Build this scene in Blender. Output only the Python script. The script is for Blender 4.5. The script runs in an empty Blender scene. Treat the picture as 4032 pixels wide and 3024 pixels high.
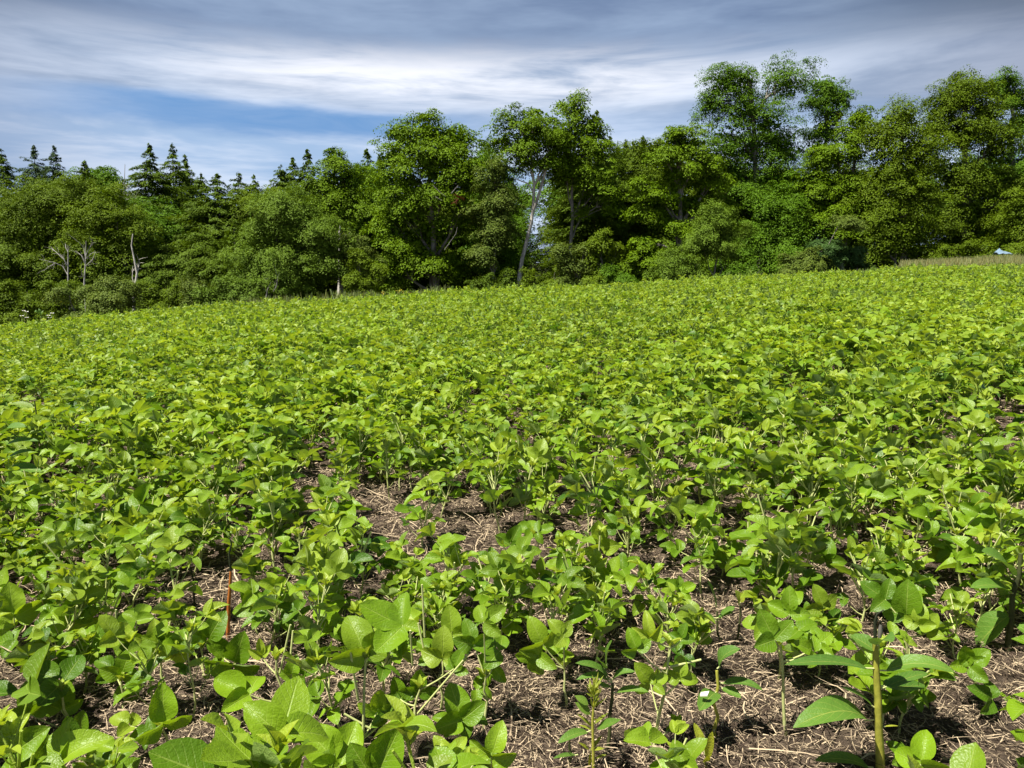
import bpy, math, random
import numpy as np
R = math.radians
random.seed(7); rng = np.random.default_rng(7)
scene = bpy.context.scene
COL = scene.collection

# ------------------------------------------------------------------ camera
PITCH = R(6.1); CAMZ = 1.20; F = 3028.0            # focal length in pixels of the 4032 wide photograph
cam = bpy.data.cameras.new('camera'); camo = bpy.data.objects.new('camera', cam); COL.objects.link(camo)
cam.sensor_width = 36; cam.lens = 36 * F / 4032; cam.clip_start = 0.05; cam.clip_end = 3000
camo.location = (0, 0, CAMZ); camo.rotation_euler = (R(90) - PITCH, 0, 0)
scene.camera = camo
scene.render.engine = 'CYCLES'
scene.cycles.max_bounces = 6; scene.cycles.diffuse_bounces = 3; scene.cycles.transmission_bounces = 4

# ------------------------------------------------------------------ light
SUN_EL, SUN_AZ = R(63), R(-122)                     # azimuth clockwise from +Y: behind the camera, to the left
sd = (math.sin(SUN_AZ) * math.cos(SUN_EL), math.cos(SUN_AZ) * math.cos(SUN_EL), math.sin(SUN_EL))
sun = bpy.data.lights.new('sun', 'SUN'); suno = bpy.data.objects.new('sun', sun); COL.objects.link(suno)
sun.energy = 5.0; sun.angle = R(0.53); sun.color = (1, 0.95, 0.84)
suno.rotation_euler = (math.pi / 2 - SUN_EL, 0, math.atan2(sd[0], -sd[1]))
scene.view_settings.view_transform = 'Standard'; scene.view_settings.look = 'None'
scene.view_settings.exposure = 1.05; scene.view_settings.gamma = 1

# ------------------------------------------------------------------ node helper
class N:
    def __init__(s, tree): s.t = tree; s.t.nodes.clear()
    def n(s, typ, ins=None, **props):
        nd = s.t.nodes.new(typ)
        for k, v in props.items(): setattr(nd, k, v)
        for k, v in (ins or {}).items():
            sk = nd.inputs[k]
            if isinstance(v, bpy.types.NodeSocket): s.t.links.new(v, sk)
            else: sk.default_value = v
        return nd
    def m(s, op, a, b=0.0, c=None):
        d = {0: a, 1: b}
        if c is not None: d[2] = c
        return s.n('ShaderNodeMath', d, operation=op).outputs[0]
    def ss(s, v, a, b):
        nd = s.n('ShaderNodeMapRange', {'Value': v, 'From Min': a, 'From Max': b}, interpolation_type='SMOOTHSTEP'); return nd.outputs[0]
    def mix(s, f, a, b, bt='MIX'):
        nd = s.n('ShaderNodeMix', data_type='RGBA', blend_type=bt)
        for k, v in ((0, f), (6, a), (7, b)):
            if isinstance(v, bpy.types.NodeSocket): s.t.links.new(v, nd.inputs[k])
            else: nd.inputs[k].default_value = v if k == 0 else (*v, 1) if len(v) == 3 else v
        return nd.outputs[2]
    def noise(s, vec, scale, detail=3, rough=.5, dist=0):
        return s.n('ShaderNodeTexNoise', {'Vector': vec, 'Scale': scale, 'Detail': detail, 'Roughness': rough, 'Distortion': dist}).outputs[0]
    def attr(s, name): return s.n('ShaderNodeAttribute', attribute_name=name).outputs['Fac']

# ------------------------------------------------------------------ world: blue sky under sheets of cloud
w = bpy.data.worlds.new('World'); scene.world = w; w.use_nodes = True
k = N(w.node_tree)
sky = k.n('ShaderNodeTexSky', sky_type='NISHITA', sun_disc=False, sun_elevation=SUN_EL, sun_rotation=SUN_AZ)
tc = k.n('ShaderNodeTexCoord').outputs['Generated']
sp = k.n('ShaderNodeSeparateXYZ', {0: tc})
hd = k.m('SQRT', k.m('ADD', k.m('MULTIPLY', sp.outputs[0], sp.outputs[0]), k.m('MULTIPLY', sp.outputs[1], sp.outputs[1])))
el = k.m('DIVIDE', sp.outputs[2], k.m('MAXIMUM', hd, .02))              # tangent of elevation
az = k.m('ARCTAN2', sp.outputs[0], sp.outputs[1])                       # azimuth
cv = k.n('ShaderNodeCombineXYZ', {0: k.m('MULTIPLY', az, 1.0), 1: k.m('MULTIPLY', el, 4.5), 2: 3.7}).outputs[0]
cv2 = k.n('ShaderNodeCombineXYZ', {0: k.m('MULTIPLY', az, 2.2), 1: k.m('MULTIPLY', el, 16.0), 2: 1.3}).outputs[0]
n1 = k.noise(cv, 1.6, 5, .55, .3); n2 = k.noise(cv2, 1.5, 5, .6, .4); n3 = k.noise(cv, 7.0, 4, .6, .2)
ew = k.m('ADD', el, k.m('ADD', k.m('MULTIPLY', k.m('SUBTRACT', n1, .5), .05), k.m('MULTIPLY', k.m('SUBTRACT', n3, .5), .024)))
blue = k.n('ShaderNodeVectorMath', {0: sky.outputs[0], 'Scale': 0.10}, operation='SCALE').outputs[0]
cv3 = k.n('ShaderNodeCombineXYZ', {0: k.m('MULTIPLY', az, 4.0), 1: k.m('MULTIPLY', el, 30.0), 2: 7.1}).outputs[0]
n4 = k.noise(cv3, 1.3, 6, .62, .8)
aa = k.m('ABSOLUTE', k.m('ADD', az, .06))
edges = k.m('MULTIPLY', k.ss(aa, .30, .75), k.m('SUBTRACT', 1.0, k.ss(aa, 1.0, 1.6)))
dark = k.mix(k.ss(k.m('ADD', k.m('MULTIPLY', n3, .5), n1), .5, 1.0), (.115, .170, .290), (.24, .32, .46))
dark = k.mix(k.m('MULTIPLY', edges, .9), dark, (.058, .075, .108))
dark = k.mix(k.ss(el, .45, 1.0), dark, (.045, .06, .11))                   # unseen darker cloud added overhead to cut the ambient light
grey = k.mix(k.ss(n2, .30, .68), (.26, .34, .48), (.49, .57, .71))
grey = k.mix(k.m('MULTIPLY', edges, .75), grey, (.15, .175, .25))
core = k.m('SUBTRACT', 1.0, k.ss(k.m('ABSOLUTE', k.m('ADD', az, .06)), .10, .52))
white = k.mix(k.m('MULTIPLY', core, k.ss(k.m('ADD', k.m('MULTIPLY', n2, .6), k.m('MULTIPLY', n4, .5)), .32, .66)), grey, (.80, .81, .86))
light = k.mix(k.ss(n2, .40, .62), (.29, .41, .60), (.50, .58, .72))
light = k.mix(.10, light, blue)
left = k.ss(k.m('MULTIPLY', az, -1.0), -.05, .22)
light = k.mix(k.m('MULTIPLY', k.ss(k.m('MULTIPLY', az, -1.0), .35, .75), .6), light, (.17, .20, .30))
bsel = k.m('MULTIPLY', k.m('MULTIPLY', k.ss(ew, .188, .205), k.m('SUBTRACT', 1.0, k.ss(ew, .222, .240))), k.m('MULTIPLY', k.m('ADD', .2, k.m('MULTIPLY', k.m('MULTIPLY', left, k.m('SUBTRACT', 1.0, k.ss(k.m('MULTIPLY', az, -1.0), .38, .62))), .75)), k.m('ADD', .55, k.m('MULTIPLY', n4, .8))))
c = k.mix(k.ss(ew, .185, .225), light, grey)
c = k.mix(bsel, c, (.13, .265, .50))
c = k.mix(k.ss(ew, .222, .275), c, white)
c = k.mix(k.ss(ew, .270, .335), c, dark)
hz = k.mix(k.ss(el, .0, .12), (.37, .43, .58), c)
bg = k.n('ShaderNodeBackground', {'Color': hz, 'Strength': 0.66})
k.n('ShaderNodeOutputWorld', {0: bg.outputs[0]})

# ------------------------------------------------------------------ projection and terrain
CP, SP = math.cos(PITCH), math.sin(PITCH)
def ray(X, Y):
    a, b = (X - 2016) / F, (1512 - Y) / F
    return np.array([a, CP + b * SP, -SP + b * CP])
def project(p):
    x, y, z = p[..., 0], p[..., 1], p[..., 2] - CAMZ
    d = y * CP - z * SP
    d = np.where(d < .05, .05, d)
    return 2016 + F * x / d, 1512 - F * (y * SP + z * CP) / d
def at(X, Y, D):                                   # point at distance y = D on the ray of that photo pixel
    r = ray(X, Y); return np.array([0, 0, CAMZ]) + r * (D / r[1])
S = 4032 / 2212.0
edge = [(-700, 745), (-300, 728), (0, 706), (320, 667), (630, 649), (840, 639), (1130, 622), (1400, 608), (1700, 592), (2000, 577), (2212, 571), (2600, 560), (3000, 556)]
er = [ray(x * S, y * S) for x, y in edge]
EU = np.array([r[0] / r[1] for r in er]); EE = np.array([r[2] / r[1] for r in er])
def zg(x, y):
    x = np.asarray(x, float); y = np.asarray(y, float)
    yy = np.maximum(y, .4); u = np.clip(x / yy, -1, 1)
    E = np.interp(u, EU, EE); Dc = np.interp(u, [-.7, 0, .7], [19., 24., 30.])
    zc = CAMZ + E * Dc - .36
    t = np.clip(y, 0, None)
    near = zc * np.minimum(t, Dc) / Dc
    near = near * np.clip(t / 2.0, 0, 1) ** .5
    tt = np.clip(t - Dc, 0, 22)
    k1 = np.interp(u, [-.6, .25, .45, .67], [-.09, -.02, .06, .088])
    far = k1 * tt - .0008 * tt * tt
    z = near + far
    bump = .012 * np.sin(x * 3.1 + 1.3 * np.sin(y * 2.3)) * np.cos(y * 2.7 + np.sin(x * 1.9)) + .006 * np.sin(x * 11 + y * 7) * np.cos(y * 9 - x * 4)
    return z + bump * (y < 40) + np.clip((y - 80) * .12, 0, 9)
def ground_at(X, Y):
    r = ray(X, Y); t = np.linspace(.3, 70, 12000)
    P = np.array([0, 0, CAMZ]) + t[:, None] * r
    below = P[:, 2] < zg(P[:, 0], P[:, 1])
    i = int(np.argmax(below)) if below.any() else len(t) - 1
    return P[i]
def inview(x, y, z, m=0):
    X, Y = project(np.stack([x, y, z], -1)); return (X > -m) & (X < 4032 + m) & (Y < 3024 + m) & (y > .3)

# ------------------------------------------------------------------ mesh building
def nrm(v): return v / (np.linalg.norm(v, axis=-1, keepdims=True) + 1e-9)
class G:
    def __init__(s): s.V = []; s.Q = []; s.UV = []; s.T = []; s.Y = []; s.n = 0
    def add(s, V, Q, uv=None, tint=.5, young=0.):
        V = np.asarray(V, float).reshape(-1, 3); Q = np.asarray(Q, np.int64).reshape(-1, 4); m = len(Q)
        s.V.append(V); s.Q.append(Q + s.n); s.n += len(V)
        s.UV.append(np.zeros((m, 4, 2)) + .5 if uv is None else np.asarray(uv, float).reshape(m, 4, 2))
        s.T.append(np.broadcast_to(np.asarray(tint, float), (m,))); s.Y.append(np.broadcast_to(np.asarray(young, float), (m,)))
    def arrays(s):
        return np.concatenate(s.V), np.concatenate(s.Q), np.concatenate(s.UV), np.concatenate(s.T), np.concatenate(s.Y)
    def merge(s, o, M=None, off=(0, 0, 0), dt=0.):
        V, Q, UV, T, Y = o.arrays() if isinstance(o, G) else o
        if M is not None: V = V @ np.asarray(M).T
        s.add(V + np.asarray(off), Q, UV, T + dt, Y)
    def mesh(s, name, mat, smooth=True):
        V, Q, UV, T, Y = s.arrays()
        me = bpy.data.meshes.new(name); m = len(Q)
        me.vertices.add(len(V)); me.vertices.foreach_set('co', V.ravel())
        me.loops.add(m * 4); me.loops.foreach_set('vertex_index', Q.ravel().astype(np.int32))
        me.polygons.add(m); me.polygons.foreach_set('loop_start', np.arange(0, m * 4, 4, dtype=np.int32))
        me.polygons.foreach_set('use_smooth', np.full(m, smooth))
        me.update(calc_edges=True)
        uvl = me.uv_layers.new(name='UVMap'); uvl.data.foreach_set('uv', UV.ravel())
        for nm, arr in (('tint', T), ('young', Y)):
            a = me.attributes.new(nm, 'FLOAT', 'FACE'); a.data.foreach_set('value', np.clip(arr, 0, 1).astype(np.float32))
        me.materials.append(mat)
        return me
    def build(s, name, mat, parent=None, smooth=True):
        return link(name, s.mesh(name, mat, smooth), parent)
def link(name, data, parent=None):
    o = bpy.data.objects.new(name, data); COL.objects.link(o)
    if parent is not None: o.parent = parent
    return o
def tag(o, label=None, cat=None, group=None, kind=None):
    if label: o['label'] = label
    if cat: o['category'] = cat
    if group: o['group'] = group
    if kind: o['kind'] = kind
    return o
def thing(name, loc, label, cat, group=None, rz=0):
    o = link(name, None); o.location = tuple(float(a) for a in loc); o.rotation_euler[2] = rz; return tag(o, label, cat, group)

def tube(g, P, r, sides=6, tint=.5, young=0.):
    P = np.asarray(P, float); n = len(P); r = np.broadcast_to(np.asarray(r, float), (n,))
    d = nrm(np.gradient(P, axis=0))
    ref = np.array([0, 0, 1.]) if abs(d[:, 2]).mean() < .8 else np.array([1., 0, 0])
    a = nrm(np.cross(d, ref)); b = np.cross(d, a)
    th = np.linspace(0, 2 * math.pi, sides, endpoint=False)
    V = P[:, None] + r[:, None, None] * (np.cos(th)[None, :, None] * a[:, None] + np.sin(th)[None, :, None] * b[:, None])
    i, j = np.meshgrid(np.arange(n - 1), np.arange(sides), indexing='ij'); j2 = (j + 1) % sides
    Q = np.stack([i * sides + j, i * sides + j2, (i + 1) * sides + j2, (i + 1) * sides + j], -1).reshape(-1, 4)
    g.add(V, Q, None, tint, young)
    # closed end
    c = n * sides
    if sides == 4: g.add(V[-1], [[0, 1, 2, 3]], None, min(tint + .3, 1), young)
    elif sides == 6: g.add(V[-1], [[0, 1, 2, 3], [0, 3, 4, 5]], None, min(tint + .3, 1), young)
def curve(p0, p1, n=5, sag=0., wob=0., up=(0, 0, 1)):
    t = np.linspace(0, 1, n)[:, None]; p0 = np.asarray(p0, float); p1 = np.asarray(p1, float)
    P = p0 + (p1 - p0) * t + np.asarray(up) * (sag * 4 * t * (1 - t))
    if wob: P[1:-1] += rng.normal(0, wob, (n - 2, 3))
    return P

def leaflet(L, W, nv=7, nu=4, cup=.25, droop=.3, fold=.2, wave=.0, shape='soy', seed=0):
    """blade along +Y, normal +Z"""
    r = random.Random(seed)
    v = np.linspace(0, 1, nv + 1)
    if shape == 'soy': w_ = np.sin(math.pi * np.clip(v, 0, 1) ** .80) ** .58 * (1 - .10 * v)
    elif shape == 'oblong': w_ = np.sin(math.pi * v ** .85) ** .55
    else: w_ = np.sin(math.pi * v ** .9) ** 1.0
    w_ = np.maximum(w_, .02)
    u = np.linspace(-1, 1, nu + 1)
    U, Vv = np.meshgrid(u, v); Wd = w_[:, None]
    x = U * Wd * W / 2; y = Vv * L
    z = fold * W * np.abs(U) * Wd * .5 + cup * W * (U * Wd) ** 2 * .5
    ph = r.random() * 6
    z = z + wave * W * np.sin(Vv * 9 + ph + U * 2) * np.abs(U) * Wd
    # bend along the length
    ang = -droop * Vv
    y2 = y * np.cos(ang); z2 = z + y * np.sin(ang)
    P = np.stack([x, y2, z2], -1).reshape(-1, 3)
    i, j = np.meshgrid(np.arange(nv), np.arange(nu), indexing='ij'); c = nu + 1
    Q = np.stack([i * c + j, i * c + j + 1, (i + 1) * c + j + 1, (i + 1) * c + j], -1).reshape(-1, 4)
    uvp = np.stack([U * .5 + .5, Vv], -1).reshape(-1, 2)
    return P, Q, uvp[Q]
def frame(d, n):
    d = nrm(np.asarray(d, float)); n = np.asarray(n, float); n = nrm(n - d * (n @ d)); x = np.cross(d, n)
    return np.stack([x, d, n], 1)               # columns
def rotm(axis, a):
    x, y, z = axis; c, s_ = math.cos(a), math.sin(a); C_ = 1 - c
    return np.array([[c + x * x * C_, x * y * C_ - z * s_, x * z * C_ + y * s_], [y * x * C_ + z * s_, c + y * y * C_, y * z * C_ - x * s_], [z * x * C_ - y * s_, z * y * C_ + x * s_, c + z * z * C_]])
def trifoliate(g, node, d, nn, L, tint, young, q=2, rnd=None):
    """three leaflets at node; d = direction of the end leaflet, nn = blade normal; q = detail"""
    rnd = rnd or random
    nv, nu = ((9, 6), (5, 4), (3, 2), (2, 2))[3 - q] if q < 4 else (9, 6)
    M = frame(d, nn); node = np.asarray(node, float)
    for kind in (0, 1, -1):
        l = L * (1.0 if kind == 0 else rnd.uniform(.82, .95)); W = l * rnd.uniform(.66, .84) * (.75 if young > .6 else 1)
        P, Q, uv = leaflet(l, W, nv, nu, cup=rnd.uniform(.05, .5), droop=rnd.uniform(-.1, .55), fold=rnd.uniform(.05, .45) + (.4 if young > .6 else 0), wave=rnd.uniform(.01, .09), seed=rnd.random())
        if kind == 0: A = rotm((1, 0, 0), rnd.uniform(-.25, .3)); off = np.array([0, L * .13, 0])
        else:
            A = rotm((0, 0, 1), -kind * R(rnd.uniform(62, 88) * (.6 if young > .6 else 1))) @ rotm((1, 0, 0), rnd.uniform(-.15, .55)) @ rotm((0, 1, 0), rnd.uniform(-.4, .4)); off = np.zeros(3)
        g.add((P @ A.T + off) @ M.T + node, Q, uv, tint + rnd.uniform(-.1, .1), young)
    if q >= 2:
        tube(g, [node, node + M[:, 1] * L * .15], L * .014, 4, .9, .9)

# ------------------------------------------------------------------ materials
def newmat(name):
    m = bpy.data.materials.new(name); m.use_nodes = True; return m, N(m.node_tree)
def leaf_mat(name, c0, c1, cy, trans=.32, rough=.42, veins=True, spec=.35, under=(.27, .35, .16), obj_scale=0, dark_spots=False):
    m, k = newmat(name)
    t = k.attr('tint'); y = k.attr('young')
    info = k.n('ShaderNodeObjectInfo').outputs['Random']
    geo = k.n('ShaderNodeNewGeometry')
    t2 = k.m('ADD', t, k.m('MULTIPLY', k.m('SUBTRACT', info, .5), .35), None)
    pn = k.noise(geo.outputs['Position'], obj_scale or 9.0, 3, .6)
    t2 = k.m('ADD', t2, k.m('MULTIPLY', k.m('SUBTRACT', pn, .5), .5))
    t2 = k.n('ShaderNodeClamp', {0: t2}).outputs[0]
    col = k.mix(t2, c0, c1); col = k.mix(y, col, cy)
    bump = None
    if veins:
        uv = k.n('ShaderNodeUVMap').outputs[0]; s = k.n('ShaderNodeSeparateXYZ', {0: uv})
        au = k.m('ABSOLUTE', k.m('MULTIPLY', k.m('SUBTRACT', s.outputs[0], .5), 2.0))
        mid = k.m('SUBTRACT', 1.0, k.ss(au, .015, .07))
        st = k.m('FRACT', k.m('MULTIPLY', k.m('SUBTRACT', s.outputs[1], k.m('MULTIPLY', au, .30)), 7.5))
        tri = k.m('ABSOLUTE', k.m('SUBTRACT', st, .5))
        sidev = k.m('MULTIPLY', k.ss(tri, .40, .48), k.m('SUBTRACT', 1.0, k.m('MULTIPLY', au, .5)))
        vein = k.m('MAXIMUM', mid, k.m('MULTIPLY', sidev, .55))
        col = k.mix(k.m('MULTIPLY', vein, .30), col, tuple(min(1, c * 1.2 + .09) for c in cy))
        vor = k.n('ShaderNodeTexVoronoi', {'Vector': geo.outputs['Position'], 'Scale': 230.0}).outputs['Distance']
        hgt = k.m('SUBTRACT', k.m('ADD', k.m('MULTIPLY', vor, -.35), k.m('MULTIPLY', k.noise(geo.outputs['Position'], 55, 2), 1.3)), k.m('MULTIPLY', vein, .5))
        bump = k.n('ShaderNodeBump', {'Height': hgt, 'Strength': .6, 'Distance': .003}).outputs[0]
    fcol = k.mix(k.m('MULTIPLY', geo.outputs['Backfacing'], .5), col, under)
    p = k.n('ShaderNodeBsdfPrincipled', {'Base Color': fcol, 'Roughness': rough, 'Specular IOR Level': spec})
    tr = k.n('ShaderNodeBsdfTranslucent', {'Color': k.mix(1.0, col, (1.35, 1.25, .45), 'MULTIPLY')})
    if bump is not None: k.t.links.new(bump, p.inputs['Normal']); k.t.links.new(bump, tr.inputs['Normal'])
    mx = k.n('ShaderNodeMixShader', {0: trans, 1: p.outputs[0], 2: tr.outputs[0]})
    k.n('ShaderNodeOutputMaterial', {0: mx.outputs[0]}); return m
def plain_mat(name, c0, c1, scale=8, rough=.8, bumpd=.01, stretch=(1, 1, 1), bstr=.6, cy=None):
    m, k = newmat(name)
    co = k.n('ShaderNodeTexCoord').outputs['Object']
    v = k.n('ShaderNodeMapping', {0: co, 'Scale': stretch}).outputs[0]
    n = k.noise(v, scale, 5, .65); t = k.attr('tint')
    f = k.ss(k.m('ADD', n, k.m('SUBTRACT', t, .5)), .25, .75)
    col = k.mix(f, c0, c1)
    if cy: col = k.mix(k.attr('young'), col, cy)
    b = k.n('ShaderNodeBump', {'Height': n, 'Strength': bstr, 'Distance': bumpd}).outputs[0]
    p = k.n('ShaderNodeBsdfPrincipled', {'Base Color': col, 'Roughness': rough, 'Normal': b, 'Specular IOR Level': .25})
    k.n('ShaderNodeOutputMaterial', {0: p.outputs[0]}); return m
M_SOY = leaf_mat('soy_leaf', (.045, .125, .006), (.205, .350, .012), (.32, .42, .035), trans=.38)
M_STEM = plain_mat('soy_stem', (.26, .31, .07), (.48, .50, .22), 60, .7, .001, cy=(.42, .47, .16))
M_STEMD = plain_mat('dark_stem', (.018, .022, .010), (.07, .08, .025), 60, .6, .001)
M_MILK = leaf_mat('milkweed_leaf', (.06, .15, .022), (.13, .25, .03), (.38, .40, .03), trans=.30, rough=.5)
M_MSTEM = plain_mat('milkweed_stem', (.16, .17, .02), (.34, .33, .05), 45, .55, .001)
M_STRAW = plain_mat('straw', (.035, .022, .014), (.46, .36, .24), 30, .8, .001)
M_DEAD = plain_mat('dead_stalk', (.10, .03, .008), (.40, .13, .025), 60, .6, .001)
M_GRASS = leaf_mat('grass_blade', (.07, .14, .02), (.20, .24, .05), (.34, .29, .12), trans=.3, veins=False, rough=.6)
M_BARK = plain_mat('grey_bark', (.07, .062, .05), (.30, .28, .24), 5, .9, .03, (1, 1, .25))
M_BARKW = plain_mat('pale_bark', (.20, .18, .15), (.62, .58, .52), 5.0, .85, .04, (1, 1, .45), 1.0)
M_SNAG = plain_mat('weathered_wood', (.13, .12, .11), (.42, .40, .37), 3, .9, .02, (1, 1, .2))
CR = {}
def crown_mat(kind):
    if kind in CR: return CR[kind]
    spec_ = {'maple': ((.036, .082, .002), (.145, .245, .003), (.17, .21, .015)),
             'olive': ((.036, .076, .002), (.122, .188, .004), (.16, .18, .02)),
             'ash': ((.026, .076, .003), (.098, .195, .006), (.12, .19, .04)),
             'willow': ((.042, .095, .006), (.130, .210, .016), (.17, .23, .05)),
             'hemlock': ((.028, .062, .003), (.096, .155, .006), (.10, .14, .02)),
             'spruce': ((.022, .050, .022), (.060, .100, .040), (.09, .13, .05)),
             'shrub': ((.050, .095, .014), (.13, .185, .025), (.28, .24, .03)),
             'blue': ((.026, .066, .012), (.065, .13, .028), (.13, .2, .1)),
             'red': ((.05, .008, .006), (.11, .02, .015), (.2, .03, .02))}[kind]
    CR[kind] = leaf_mat(kind + '_foliage', *spec_, trans=.24, veins=False, rough=.6, spec=.12, under=spec_[1], obj_scale=.35)
    return CR[kind]

# ------------------------------------------------------------------ the ground, one sheet to the horizon
def axis_vals(lo, hi, nearlo, nearhi, step, gr):
    a = list(np.arange(nearlo, nearhi, step)); v, d = a[-1], step
    while v < hi: d *= gr; v += d; a.append(v)
    v, d = a[0], step
    while v > lo: d *= gr; v -= d; a.insert(0, v)
    return np.array(a)
gx = axis_vals(-900, 900, -3.2, 3.2, .05, 1.035); gy = axis_vals(-300, 1500, .3, 6, .05, 1.03)
GX, GY = np.meshgrid(gx, gy); GZ = zg(GX, GY)
near = (np.abs(GX) < 4) & (GY < 7)
GZ = GZ + np.where(near, rng.normal(0, .006, GX.shape), 0)
g = G(); nx = len(gx)
i, j = np.meshgrid(np.arange(len(gy) - 1), np.arange(nx - 1), indexing='ij')
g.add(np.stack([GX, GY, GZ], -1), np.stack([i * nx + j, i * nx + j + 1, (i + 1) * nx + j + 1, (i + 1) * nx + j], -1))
m, k = newmat('field_soil')
pos = k.n('ShaderNodeNewGeometry').outputs['Position']
na = k.noise(pos, 3.5, 6, .65); nb = k.noise(pos, 60, 5, .7, 1.5)
st_ = k.noise(k.n('ShaderNodeMapping', {0: pos, 'Rotation': (0, 0, .5), 'Scale': (1, 7, 1)}).outputs[0], 45, 4, .7, 2.0)
col = k.mix(k.ss(na, .3, .7), (.062, .046, .034), (.15, .112, .085))
col = k.mix(k.m('MULTIPLY', k.ss(nb, .5, .75), .8), col, (.30, .22, .15))
col = k.mix(k.m('MULTIPLY', k.ss(st_, .56, .68), .6), col, (.34, .26, .17))
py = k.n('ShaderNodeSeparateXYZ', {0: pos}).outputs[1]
col = k.mix(k.ss(py, 34, 44), col, (.030, .038, .012))     # wood floor: leaf litter green-brown, darkened to paint in the wood's shade
b = k.n('ShaderNodeBump', {'Height': k.m('ADD', nb, k.m('MULTIPLY', na, 2)), 'Strength': 1.0, 'Distance': .02}).outputs[0]
p = k.n('ShaderNodeBsdfPrincipled', {'Base Color': col, 'Roughness': .95, 'Normal': b, 'Specular IOR Level': .1})
k.n('ShaderNodeOutputMaterial', {0: p.outputs[0]})
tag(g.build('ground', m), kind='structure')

# ------------------------------------------------------------------ straw litter between the plants (stuff)
def ribbons(n, xy, lmin, lmax, wmin, wmax, lift, seg=3):
    """n curved thin ribbons lying on the ground"""
    th = rng.uniform(0, 2 * math.pi, n); L = rng.uniform(lmin, lmax, n); W = rng.uniform(wmin, wmax, n)
    bend = rng.normal(0, 1.1, n); pit = rng.normal(0, .22, n)
    P = []; x, y = xy[:, 0].copy(), xy[:, 1].copy(); z0 = zg(x, y) + rng.uniform(.001, lift, n)
    zz = z0.copy()
    for q in range(seg + 1):
        a = th + bend * (q / seg - .5)
        side = np.stack([-np.sin(a), np.cos(a), rng.normal(0, .5, n)], -1) * (W / 2 * (1 - .35 * q / seg))[:, None]
        c = np.stack([x, y, zz], -1); P += [c - side, c + side]
        x = x + np.cos(a) * L / seg; y = y + np.sin(a) * L / seg; zz = zz + np.sin(pit) * L / seg - .2 * L / seg * (q - seg / 2) * .5
    V = np.stack(P, 1)                              # n, 2(seg+1), 3
    zfl = zg(V[..., 0], V[..., 1]) - .002; V[..., 2] = np.maximum(V[..., 2], zfl)
    base = (np.arange(n) * 2 * (seg + 1))[:, None, None]
    q = np.array([[2 * s_, 2 * s_ + 1, 2 * s_ + 3, 2 * s_ + 2] for s_ in range(seg)])[None]
    return V, (base + q).reshape(-1, 4)
def litter(n, y0, y1, *a):
    y = np.sqrt(rng.uniform(y0 ** 2, y1 ** 2, n)); x = rng.uniform(-.80, .80, n) * (y + .2)
    t = np.clip(rng.beta(1.3, 1.5, n), 0, 1)
    V, Q = ribbons(n, np.stack([x, y], -1), *a); return V, Q, np.repeat(t, 3)
g = G()
for args in ((46000, .9, 2.6, .015, .075, .0010, .0028, .022), (46000, 2.4, 4.6, .02, .09, .0015, .0040, .028), (26000, 4.4, 8.5, .03, .12, .003, .008, .035), (1500, .9, 4.5, .09, .22, .0025, .0055, .03)):
    V, Q, T = litter(*args); g.add(V, Q, None, T)
tag(g.build('straw_litter', M_STRAW), 'matted dry straw and dead stalks covering the brown soil between the plants', 'straw', kind='stuff')

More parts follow.
